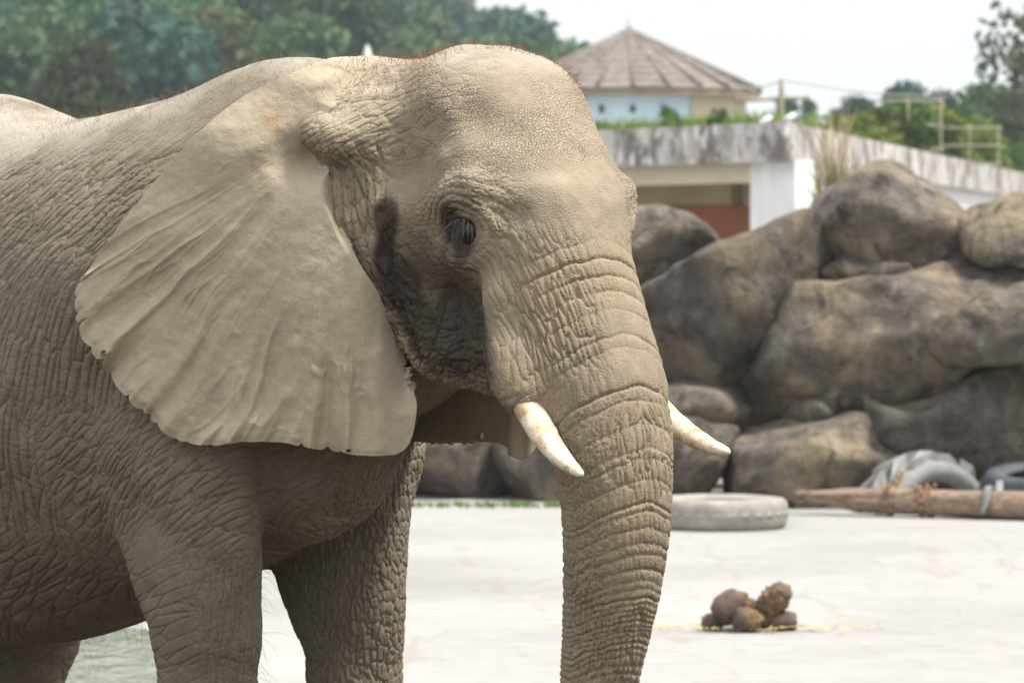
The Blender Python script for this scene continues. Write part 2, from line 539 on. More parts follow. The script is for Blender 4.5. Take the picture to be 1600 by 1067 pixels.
def skin_displace(V, NO, surf):
    """Height of the skin relief (metres) and colour masks at the vertices."""
    n = len(V)
    H = np.zeros(n, np.float32)
    f, r, u = HEAD.l(V)
    bf, br, bz = BODY.l(V)
    ar = np.abs(r)
    px, py = to_px(V)
    T = np.array(sorted(TRUNK), float)
    uc = np.clip(u, T[0, 0], T[-1, 0])
    tc, ta, tb = [np.interp(uc, T[:, 0], T[:, i]) for i in (1, 2, 3)]
    g = np.sqrt(((f - tc) / ta) ** 2 + (r / tb) ** 2)
    ang = np.arctan2(r / tb, (f - tc) / ta)
    aa = np.abs(ang)
    m_trunk = sstep(1.5, 1.15, g) * sstep(.06, -.10, u)
    upper = sstep(-.50, -.40, u)                           # upper jaw part
    m_trunk = m_trunk * (1 - upper * sstep(1.55, 2.0, aa))
    is_head = sstep(-.62, -.42, f) * sstep(-.55, -.40, u + .35 * sstep(0, -.4, f)) * (bz > 1.3)
    is_head = np.where((bf > .55) | (m_trunk > .2), np.maximum(is_head, m_trunk), is_head * sstep(.30, .55, bf))
    legz = sstep(1.72, 1.50, bz)
    near_leg = legz * sstep(.06, .14, br) * sstep(-.50, -.36, bf) * (1 - is_head)
    far_leg = legz * sstep(-.02, -.12, br) * sstep(-.50, -.36, bf) * (1 - is_head)
    near_leg *= sstep(.40, .30, np.abs(bf + .04) - .06 * sstep(1.0, 1.4, bz))
    body = np.clip(1 - is_head - near_leg - far_leg, 0, 1)

    seen = ((NO * (V - CAM)).sum(1) / np.linalg.norm(V - CAM, axis=1)) < .38
    seen &= (px > -300) & (py < 1350)

    def put(mask, fn, thr=.01):
        i = np.nonzero((mask > thr) & seen)[0]
        if len(i): H[i] += mask[i] * fn(i)

    # ---- trunk: rings that drop towards the sides, short lengthwise grooves between them
    def trunk(i):
        s = -u[i]; a = ang[i]; P = V[i]
        w = a * (tb[i] + ta[i]) * .5
        arch = np.interp(s, [0, .35, .6, .9, 1.3], [.07, .075, .06, .035, .02])
        se = s - arch * np.minimum(np.abs(a), 1.5) ** 1.6 + .008 * vnoise(P, 9, 11, 2) + .004 * vnoise(P, 30, 12)
        rings = np.array([.026, .072, .12, .163, .215, .284, .318, .42, .455, .52, .585, .61, .67, .735, .757, .80, .843, .872, .912, .946, .968, .992, 1.01, 1.027, 1.042, 1.058, 1.072,
                          1.084, 1.10, 1.118, 1.135, 1.152, 1.178, 1.20, 1.225, 1.25, 1.28, 1.31, 1.35, 1.39, 1.44, 1.5, 1.56, 1.62])
        strong = np.array([.072, .12, .284, .42, .585, .735, .843, .912, .992, 1.058, 1.118, 1.178, 1.25])
        dep = np.where(np.isin(rings, strong), 1.0, .42)
        j = np.clip(np.searchsorted(rings, se), 1, len(rings) - 1)
        d0, d1 = np.abs(se - rings[j - 1]), np.abs(se - rings[j])
        near0 = d0 < d1
        d = np.where(near0, d0, d1); dj = np.where(near0, dep[j - 1], dep[j])
        band = np.where(se > rings[j], j, j - 1).astype(np.int32)
        mod = .25 + .75 * sstep(-.4, .4, vnoise(np.stack([w * 9, np.where(near0, j - 1, j) * 3.7, 0 * w], 1), 1, 21))
        up = sstep(.55, .40, s)
        side_fade = 1 - up * sstep(.75, 1.25, np.abs(a)) * .85
        h = (.0105 - .003 * sstep(.55, .9, s)) * dj * mod * side_fade * groove(d, .009 + .003 * up)
        gap = np.minimum(rings[j] - rings[j - 1], .06)
        h += .0025 * side_fade * np.sqrt(np.clip(d / (gap * .5), 0, 1))
        # lengthwise
        C = np.stack([w / np.interp(s, [0, .5, .9, 1.3], [.020, .017, .015, .012]) + .5 * vnoise(P, 10, 31) + .35 * _h01(_hash3(band, band * 0, band * 0, 9)) + up * s * 5.0 * np.sign(a),
                      se / .085, 0 * w], 1)
        e = voronoi_edge(C, 41, .75)
        lenw = (1 - .55 * up * sstep(.5, .2, np.abs(a))) * (1 - .5 * up * sstep(1.15, 1.5, np.abs(a)))
        h += .0115 * lenw * groove(e, .18) * (.35 + .65 * sstep(-.35, .3, vnoise(P, 6, 43)))
        # cross-hatching low on the back and sides of the trunk
        C2 = np.stack([w / .014, se / .017, 0 * w], 1) + .35 * np.stack([vnoise(P, 14, 51), vnoise(P, 14, 52), 0 * w], 1)
        h += .0058 * (1 - up) * sstep(.35, 1.0, np.abs(a)) * groove(voronoi_edge(C2, 61, .7), .2)
        return h
    put(m_trunk, trunk)

    # ---- body: flowing elongated creases, direction changing over the flank
    def flow(sl, size, seed, depth, width=.16, ln=3.6):
        # sl: slope of the creases dz/dbf
        t = np.array([1.0, 0, sl]); t /= np.linalg.norm(t)
        c = np.array([-t[2], 0, t[0]])
        t3 = t[0] * BODY.F + t[2] * BODY.U; c3 = c[0] * BODY.F + c[2] * BODY.U
        return lambda i: depth * groove(cells(V[i], (size * ln, .45, size), (t3, BODY.R, c3), seed, .30), width)
    lo = sstep(1.35, 1.0, bz + .25 * (bf + .5))
    mid = sstep(2.15, 1.75, bz - .25 * (bf + .4)) * (1 - lo)
    up_ = np.clip(1 - lo - mid, 0, 1)
    topfade = 1 - .75 * sstep(2.28, 2.45, bz)
    put(body * up_ * topfade, flow(1.15, .026, 101, .0105, .18, 7.0))
    put(body * up_ * topfade, flow(.35, .028, 102, .0036, .13, 2.5))
    put(body * mid, flow(3.2, .027, 111, .0140, .19, 7.5))
    put(body * mid, flow(-.25, .024, 112, .0036, .14, 2.2))
    put(body * lo, flow(.55, .024, 121, .0110, .18, 6.5))
    put(body * lo, flow(-2.5, .026, 122, .0036))
    put(body, lambda i: .004 * vnoise(V[i], 8, 131, 2))
    put(body * mid, lambda i: .010 * vnoise(V[i] @ np.diag([1, 1, .35]).astype(np.float32), 9, 133))

    # ---- forelegs
    def leg_up(i): return .0100 * groove(cells(V[i], (.11, .25, .021), (BODY.F * .80 + BODY.U * .6, BODY.R, BODY.F * -.6 + BODY.U * .8), 141, .2), .2)
    def leg_x(i): return .0048 * groove(cells(V[i], (.085, .25, .019), (BODY.F * -.3 + BODY.U, BODY.R, BODY.F + BODY.U * .3), 142, .2), .15)
    def leg_mid(i): return .0070 * groove(cells(V[i], (.19, .25, .032), (BODY.F + BODY.U * .35, BODY.R + BODY.U * .1, BODY.F * -.35 + BODY.U), 143, .3), .12)
    def leg_vert(i): return .0065 * groove(cells(V[i], (.13, .02, .017), (BODY.U, BODY.R, BODY.F), 144, .2), .18)
    zu = sstep(1.12, 1.28, bz)
    smooth_patch = 1 - .85 * np.exp(-(((px - 240) / 45) ** 2 + ((py - 845) / 55) ** 2)) * (br > 0)
    frontness = sstep(.06, .13, bf)
    put(near_leg * zu * smooth_patch, leg_up); put(near_leg * zu * .8 * smooth_patch, leg_x)
    put(near_leg * (1 - zu) * (1 - frontness * .7) * smooth_patch, leg_mid); put(near_leg * (1 - zu) * .55 * smooth_patch, leg_x)
    put(near_leg * (1 - zu) * frontness, leg_vert)
    put(near_leg, lambda i: .009 * vnoise(V[i], 6, 145, 2))
    def mosaic(sz, seed, dep, ax=(1, 1, 1.6), wd=.2): return lambda i: dep * groove(cells(V[i], (sz * ax[0], sz * ax[1], sz * ax[2]), np.eye(3), seed, .25), wd)
    put(far_leg, mosaic(.021, 151, .0098, (1, 1, 1.8)))
    put(far_leg * .8, leg_vert); put(far_leg, lambda i: .006 * vnoise(V[i], 7, 155, 2))
    chest = body * sstep(.02, .15, bf) * sstep(1.75, 1.55, bz)
    put(chest, mosaic(.025, 156, .010, (1, 1, 1.8)))

    # ---- head
    eye = np.array([.025, .255, -.005])
    face = is_head * (1 - m_trunk)
    side = face * sstep(.12, .22, ar)
    jaw = side * sstep(-.10, -.24, u) * sstep(.10, -.02, f - .1)
    put(jaw, mosaic(.024, 201, .0080, (1, 1, .8), .20)); put(jaw, mosaic(.050, 202, .012, (1, 1, .7), .16))
    put(face * sstep(-.34, -.44, u), mosaic(.022, 203, .008))
    # folds round the eye
    de = np.sqrt(((f - eye[0]) / 1.25) ** 2 + ((u - eye[2]) / 1.0) ** 2)
    th = np.arctan2(u - eye[2], f - eye[0])
    m_eye = side * (.3 + .7 * (r > 0)) * sstep(.19, .11, de) * sstep(.048, .058, de)
    def eyerings(i):
        d = de[i] + .010 * vnoise(V[i], 14, 211, 2) + .004 * np.sin(3 * th[i])
        ph = d / (.0165 + .03 * d)
        dd = np.abs(ph - np.round(ph)) * .0165
        k = np.round(ph).astype(np.int32)
        amp = .35 + .65 * sstep(-.5, .3, vnoise(np.stack([np.cos(th[i]) * 1.6, np.sin(th[i]) * 1.6, k * 5.3], 1), 1.3, 212))
        return .0115 * amp * groove(dd, .0075)
    put(m_eye, eyerings)
    put(side * sstep(.24, .13, de) * sstep(.042, .05, de), mosaic(.016, 213, .0065, (1, 1, 1), .18))
    # upright folds between the cheek and the ear
    m_ver = side * sstep(-.17, -.26, f + .12 * u) * sstep(.27, .20, u)
    ver_ax = (HEAD.U + HEAD.F * -.22, HEAD.R, HEAD.F + HEAD.U * .22)
    put(m_ver, lambda i: .0140 * groove(cells(V[i], (.16, .10, .024), ver_ax, 221, .25), .2))
    put(m_ver, lambda i: .0065 * groove(cells(V[i], (.05, .08, .02), ver_ax, 222, .2), .15))
    m_mus = side * sstep(-.20, -.30, f) * sstep(.18, .25, u) * sstep(.52, .42, u)
    mus = (HEAD.R * .55 - HEAD.F * .45 - HEAD.U * .55, HEAD.R * .6 + HEAD.F * .7, HEAD.U * .8 + HEAD.R * .3 - HEAD.F * .3)
    put(m_mus, lambda i: .0075 * groove(cells(V[i], (.14, .25, .021), mus, 225, .2), .17))
    # loose wrinkles on the temple and crown
    m_tem = face * sstep(.08, .20, u) * sstep(.05, -.12, f)
    put(m_tem * .6, lambda i: .0060 * groove(cells(V[i], (.09, .05, .03), (HEAD.F + HEAD.U * .5, HEAD.R, HEAD.U - HEAD.F * .5), 231, .3), .13))
    put(face, lambda i: .006 * vnoise(V[i], 7, 232, 2))
    put(face, lambda i: .0022 * vnoise(V[i], 22, 233, 2))

    # ---- broad forms of the skull under the skin: (place, radius, height)
    for x, y, rad, hh in ((742, 182, .085, -.026), (800, 205, .06, -.010), (640, 262, .050, -.014), (688, 246, .040, .018), (722, 268, .050, .012), (655, 222, .035, .010), (588, 318, .026, .014), (600, 160, .05, -.010),
                          (880, 300, .070, .012), (855, 165, .090, .010), (812, 335, .045, -.014), (905, 230, .06, -.010), (950, 320, .05, .008), (690, 470, .06, -.018), (700, 555, .05, .014), (800, 540, .05, .010),
                          (300, 820, .10, .012), (230, 760, .07, .010), (360, 900, .06, -.008), (225, 930, .05, -.012), (480, 770, .08, .014), (90, 420, .16, .015), (60, 640, .12, -.012)):
        c3 = surf(x, y)
        i = np.nonzero((np.abs(V - c3) < rad * 2.4).all(1))[0]
        if len(i):
            H[i] += hh * np.exp(-((V[i] - c3) ** 2).sum(1) / (rad * .8) ** 2)
    # ---- single named folds, as lines lying on the skin: (points, depth, width)
    folds = [
        ([(620, 440), (660, 470), (700, 500), (745, 512)], .010, .011), ([(635, 560), (660, 520), (700, 480), (745, 462)], .009, .010), ([(640, 540), (690, 500), (740, 490)], .008, .009),
        ([(606, 430), (640, 480), (680, 512)], .010, .010), ([(655, 590), (690, 570), (730, 568), (765, 575)], .008, .010), ([(570, 400), (600, 470), (630, 545), (650, 590)], .012, .012),
        ([(630, 350), (650, 390), (690, 425), (735, 445)], .010, .010), ([(615, 340), (628, 395), (660, 440), (720, 470)], .008, .009), ([(640, 325), (670, 305), (715, 290), (765, 300)], .010, .011),
        ([(770, 330), (785, 380), (775, 430), (752, 470)], .008, .009), ([(780, 350), (815, 420), (850, 470), (890, 510)], .008, .009), ([(800, 370), (850, 440), (900, 490)], .007, .009), ([(830, 385), (880, 440), (925, 480)], .007, .009),
        ([(520, 280), (530, 340), (560, 400), (590, 450)], .010, .012), ([(540, 260), (545, 310), (560, 360)], .010, .010), ([(570, 220), (560, 270), (562, 320)], .009, .011),
        ([(632, 508), (668, 520), (705, 514), (738, 520), (764, 545)], .020, .020),          # mouth corner
        ([(560, 395), (585, 450), (615, 520), (640, 585)], .014, .018),                      # cheek / ear
        ([(765, 300), (800, 345), (825, 410), (870, 480)], .005, .010),
        ([(748, 330), (765, 380), (758, 430), (750, 470)], .010, .012),                      # front of the eye
        ([(655, 335), (690, 312), (735, 306), (772, 322)], .011, .013),                      # over the lid
        ([(668, 360), (695, 338), (730, 332), (755, 345)], .009, .009),
        ([(640, 400), (668, 425), (705, 440), (745, 432)], .008, .010),
        ([(590, 322), (604, 360), (612, 420), (625, 480)], .012, .014),                      # gland streak
        ([(575, 345), (582, 390), (600, 440)], .008, .012),
        ([(440, 186), (470, 212), (505, 222), (540, 250)], .006, .010),
        ([(570, 150), (640, 215), (690, 240)], .006, .020),
        ([(790, 600), (812, 632), (850, 640), (880, 660)], .004, .010),
        ([(905, 520), (895, 580), (885, 640), (880, 690)], .006, .010),
        ([(880, 545), (868, 600), (872, 650)], .005, .009),
        ([(840, 420), (900, 385), (950, 378), (983, 392)], .006, .010),
        ([(215, 905), (270, 902), (330, 885), (395, 860)], .006, .010),
        ([(230, 1000), (290, 955), (345, 925), (400, 905)], .005, .009),
        ([(225, 1040), (262, 985), (300, 960)], .006, .010),
        ([(300, 1067), (345, 985), (372, 930)], .004, .008),
        ([(122, 600), (132, 650), (148, 715), (168, 790), (192, 870), (205, 940)], .030, .030),                      # behind the upper arm
    ]
    for pts, dep, wd in folds:
        L3 = np.array([surf(x, y) for x, y in spline(pts, 18)])
        lo3, hi3 = L3.min(0) - wd * 2, L3.max(0) + wd * 2
        i = np.nonzero(((V > lo3) & (V < hi3)).all(1))[0]
        if len(i) == 0: continue
        d, t = polyline_dist(V[i] + .004 * np.stack([vnoise(V[i], 25, 301), vnoise(V[i], 25, 302), vnoise(V[i], 25, 303)], 1), L3)
        H[i] += dep * sstep(0, .15, t) * sstep(1, .85, t) * groove(d, wd)

    # ---- colour masks of the skin, some with light and shade painted in
    stain_shade = np.zeros(n, np.float32)  # gland streak, plus painted shade over the cheek and eye socket
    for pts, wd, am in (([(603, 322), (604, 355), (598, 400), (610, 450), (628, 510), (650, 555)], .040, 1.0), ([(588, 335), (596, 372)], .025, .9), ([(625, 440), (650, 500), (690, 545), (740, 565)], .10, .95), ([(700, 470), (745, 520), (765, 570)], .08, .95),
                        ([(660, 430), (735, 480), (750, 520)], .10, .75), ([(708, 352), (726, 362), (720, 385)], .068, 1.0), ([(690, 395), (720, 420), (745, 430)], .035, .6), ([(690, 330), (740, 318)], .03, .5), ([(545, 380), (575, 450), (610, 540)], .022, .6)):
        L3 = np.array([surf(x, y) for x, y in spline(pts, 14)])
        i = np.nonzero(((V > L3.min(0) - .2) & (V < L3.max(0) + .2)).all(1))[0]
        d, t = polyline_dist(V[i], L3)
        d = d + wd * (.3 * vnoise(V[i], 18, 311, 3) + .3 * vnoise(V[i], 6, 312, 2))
        stain_shade[i] = np.maximum(stain_shade[i], am * sstep(wd * 1.2, wd * .45, d) * (side[i] > .05) * (1 - sstep(1.80, 1.55, aa[i]) * sstep(-.06, -.12, u[i])))
    cz = -.30 + 1.0 * np.exp(-((u - .33 + .25 * f) / .085) ** 2) * sstep(-.34, -.16, f) + .75 * np.exp(-((f - .10 + .3 * (u - .1)) / .11) ** 2) * sstep(.02, .12, u) * sstep(.32, .22, u) + .35 * np.exp(-(((f + .02) / .08) ** 2 + ((u - .15) / .05) ** 2))
    crack = face * (1 - .8 * m_eye) * sstep(-.15, .55, cz + .9 * vnoise(V, 8, 321, 3)) * sstep(-.03, .06, u)
    dust = sstep(-.4, .6, vnoise(V, 3.2, 331, 3)) * .6 + .4 * sstep(-.2, .6, vnoise(V, 14, 332, 2))
    patch = np.exp(-(((px - 242) / 34) ** 2 + ((py - 848) / 42) ** 2)) * (near_leg > .3) * sstep(-.6, .5, vnoise(V, 30, 345, 3))
    earroot = sstep(615, 540, px) * sstep(420, 450, px) * sstep(225, 165, py) * (V[:, 1] < 11.02) * (NO[:, 1] < .2)
    top = sstep(.55, .95, NO[:, 2]) * sstep(-.5, .4, vnoise(V, 6, 341, 3)) * (bz > 1.9)  # pale dust on upward faces, also standing in for overhead light
    return H, dict(earroot=earroot, top=top, stain_shade=stain_shade, crack=crack, dust=dust, patch=patch, head=np.clip(is_head, 0, 1), trunk=m_trunk)

def build_elephant_mesh(h=0.0150, fine=True):
    S = build_field(h)
    V, Q = vdb_quads(S)
    base = mesh_np('elephant_base', V, Q)
    o = bpy.data.objects.new('tmp', base); COL.objects.link(o)
    md = o.modifiers.new('s', 'SMOOTH'); md.iterations = 3; md.factor = .5
    ss = o.modifiers.new('ss', 'SUBSURF'); ss.levels = 1
    dg = bpy.context.evaluated_depsgraph_get()
    me = bpy.data.meshes.new_from_object(o.evaluated_get(dg), depsgraph=dg)
    bpy.data.objects.remove(o); bpy.data.meshes.remove(base)
    V = get_co(me).copy()
    Q = np.empty(len(me.loops), np.int32); me.loops.foreach_get('vertex_index', Q); Q = Q.reshape(-1, 4)
    surf = Surface(V)
    if fine:
        C = V[Q].mean(1)
        nx = np.cross(V[Q[:, 2]] - V[Q[:, 0]], V[Q[:, 3]] - V[Q[:, 1]])
        facing = (nx * (C - CAM)).sum(1) / (np.linalg.norm(nx, axis=1) * np.linalg.norm(C - CAM, axis=1) + 1e-12)
        if np.median(facing[(C[:, 1] < 10.5)]) > 0: facing = -facing
        cx, cy = to_px(C)
        sel = (facing < .25) & (cx > -25) & (cy < 1085) & (C[:, 1] < 12.2)
        bpy.data.meshes.remove(me)
        me = refine(V, Q, sel)
        V = get_co(me).copy()
    NO = get_no(me).copy()
    if (NO * (V - CAM)).sum(1)[V[:, 1] < 10.45].mean() > 0:
        me.flip_normals(); NO = -NO
    H, A = skin_displace(V, NO, surf)
    V2 = V + NO * H[:, None]
    me.vertices.foreach_set('co', V2.astype(np.float32).ravel())
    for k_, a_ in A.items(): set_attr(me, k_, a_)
    me.update()
    return me, surf
# ------------------------------------------------------------------ skin materials
def attr(N, name):
    a = N.new('ShaderNodeAttribute'); a.attribute_name = name
    return a.outputs['Fac']

def skin_material():
    m, N, L, B = new_mat('elephant_skin')
    co = N.new('ShaderNodeTexCoord').outputs['Object']
    n1 = noise_node(N, L, co, 3.0, 6, .6)
    n2 = noise_node(N, L, co, 26.0, 5, .65)
    dust = attr(N, 'dust')
    base = ramp_node(N, L, n1, [(.25, (.200, .165, .114)), (.5, (.258, .215, .152)), (.75, (.318, .267, .192))])
    base = mix_node(N, L, mathn(N, L, 'MULTIPLY', dust, .45), base, (.365, .308, .222))
    # grain of the hide
    grain = ramp_node(N, L, n2, [(.3, (.80, .79, .77)), (.7, (1.12, 1.11, 1.10))])
    base = mix_node(N, L, .8, base, grain, 'MULTIPLY')
    # head paler, body darker and greyer
    base = mix_node(N, L, attr(N, 'head'), mix_node(N, L, 1.0, base, (.70, .71, .74), 'MULTIPLY'), base)
    # brown mud on the trunk
    tr = mathn(N, L, 'MULTIPLY', attr(N, 'trunk'), ramp_node(N, L, noise_node(N, L, co, 6, 4), [(.4, (0, 0, 0)), (.62, (1, 1, 1))]))
    base = mix_node(N, L, mathn(N, L, 'MULTIPLY', tr, .38), base, (.235, .172, .098))
    st = attr(N, 'stain_shade')  # gland secretion together with cheek and socket shade put into the colour
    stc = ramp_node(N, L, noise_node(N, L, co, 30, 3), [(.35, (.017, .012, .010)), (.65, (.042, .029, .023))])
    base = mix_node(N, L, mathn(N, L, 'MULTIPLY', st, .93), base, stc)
    base = mix_node(N, L, mathn(N, L, 'MULTIPLY', attr(N, 'patch'), .35), base, (.30, .28, .235))
    base = mix_node(N, L, mathn(N, L, 'MULTIPLY', attr(N, 'top'), .6), base, (.43, .395, .335))  # dusty upward faces, overhead light painted in
    base = mix_node(N, L, mathn(N, L, 'MULTIPLY', attr(N, 'earroot'), .85), base, (.40, .34, .245))
    # dried, finely cracked skin
    vr = N.new('ShaderNodeTexVoronoi'); vr.feature = 'DISTANCE_TO_EDGE'; vr.inputs['Scale'].default_value = 118; vr.inputs['Randomness'].default_value = 1.0
    wv = N.new('ShaderNodeMixRGB'); wv.blend_type = 'LINEAR_LIGHT'; wv.inputs[0].default_value = .012
    nz = N.new('ShaderNodeTexNoise'); nz.inputs['Scale'].default_value = 22; L.new(co, nz.inputs['Vector'])
    L.new(co, wv.inputs[1]); L.new(nz.outputs['Color'], wv.inputs[2])
    L.new(wv.outputs[0], vr.inputs['Vector'])
    ck = ramp_node(N, L, vr.outputs['Distance'], [(.0, (0, 0, 0)), (.14, (1, 1, 1))])
    ckm = attr(N, 'crack')
    flake = mix_node(N, L, ck, (.185, .138, .088), (.400, .340, .250))
    base = mix_node(N, L, mathn(N, L, 'MULTIPLY', ckm, .42), base, flake)
    L.new(base, B.inputs['Base Color'])
    B.inputs['Roughness'].default_value = .78
    B.inputs['Specular IOR Level'].default_value = .22
    # relief: flakes, pores, fine creases
    hck = mathn(N, L, 'MULTIPLY', ck, ckm)
    nb = bump_node(N, L, hck, .8, .0028)
    v2 = N.new('ShaderNodeTexVoronoi'); v2.feature = 'DISTANCE_TO_EDGE'; v2.inputs['Scale'].default_value = 130
    L.new(wv.outputs[0], v2.inputs['Vector'])
    fine = ramp_node(N, L, v2.outputs['Distance'], [(.0, (0, 0, 0)), (.25, (1, 1, 1))])
    nb = bump_node(N, L, fine, .55, .0016, nb)
    nb = bump_node(N, L, noise_node(N, L, co, 160, 4, .7), .5, .0022, nb)
    L.new(nb, B.inputs['Normal'])
    return m

def ear_material():
    m, N, L, B = new_mat('elephant_ear_skin')
    co = N.new('ShaderNodeTexCoord').outputs['Object']
    n1 = noise_node(N, L, co, 3.4, 6, .6)
    base = ramp_node(N, L, n1, [(.25, (.310, .263, .188)), (.5, (.395, .338, .245)), (.75, (.475, .408, .300))])
    n2 = noise_node(N, L, co, 40, 5, .7)
    base = mix_node(N, L, .7, base, ramp_node(N, L, n2, [(.3, (.86, .85, .83)), (.7, (1.08, 1.08, 1.07))]), 'MULTIPLY')
    base = mix_node(N, L, mathn(N, L, 'MULTIPLY', mathn(N, L, 'MULTIPLY', attr(N, 'rust'), n2), .7), base, (.46, .24, .09))
    L.new(base, B.inputs['Base Color'])
    B.inputs['Roughness'].default_value = .75
    B.inputs['Specular IOR Level'].default_value = .22
    nb = bump_node(N, L, noise_node(N, L, co, 120, 5, .7), .45, .002)
    v = N.new('ShaderNodeTexVoronoi'); v.feature = 'DISTANCE_TO_EDGE'; v.inputs['Scale'].default_value = 60
    L.new(co, v.inputs['Vector'])
    nb = bump_node(N, L, ramp_node(N, L, v.outputs['Distance'], [(.0, (0, 0, 0)), (.12, (1, 1, 1))]), .22, .0015, nb)
    L.new(nb, B.inputs['Normal'])
    return m
# ------------------------------------------------------------------ ears, tusks, eyes, hair
def sheet(name, G, thick, mat, parent, attrs=None, holes=()):
    """A skin sheet from a grid of points G (nu, nv, 3) with a modelled back and rim."""
    nu, nv = G.shape[:2]
    du = np.gradient(G, axis=0); dv = np.gradient(G, axis=1)
    n = np.cross(du, dv); n /= np.linalg.norm(n, axis=2, keepdims=True) + 1e-9
    if n[..., 1].mean() > 0: n = -n
    back = G - n * thick[..., None]
    V = np.concatenate([G.reshape(-1, 3), back.reshape(-1, 3)])
    idx = np.arange(nu * nv).reshape(nu, nv)
    q = np.stack([idx[:-1, :-1], idx[1:, :-1], idx[1:, 1:], idx[:-1, 1:]], -1)
    keep = np.ones(q.shape[:2], bool)
    C = (G[:-1, :-1] + G[1:, 1:]) / 2
    for c, rx, rz in holes:
        keep &= ((C[..., 0] - c[0]) / rx) ** 2 + ((C[..., 2] - c[2]) / rz) ** 2 > 1
    q = q[keep].reshape(-1, 4)
    qb = q[:, ::-1] + nu * nv
    rim = []
    o = nu * nv
    for line in (idx[-1, :], idx[:, 0][::-1], idx[:, -1], idx[0, :][::-1]):
        rim.append(np.stack([line[:-1], line[1:], line[1:] + o, line[:-1] + o], -1))
    me = mesh_np(name, V, np.concatenate([q, qb] + rim).astype(np.int32))
    bm = bmesh.new(); bm.from_mesh(me); bmesh.ops.recalc_face_normals(bm, faces=bm.faces); bm.to_mesh(me); bm.free()
    for k_, a_ in (attrs or {}).items():
        set_attr(me, k_, np.concatenate([a_.ravel(), a_.ravel()]))
    return link(name, me, mat, parent)

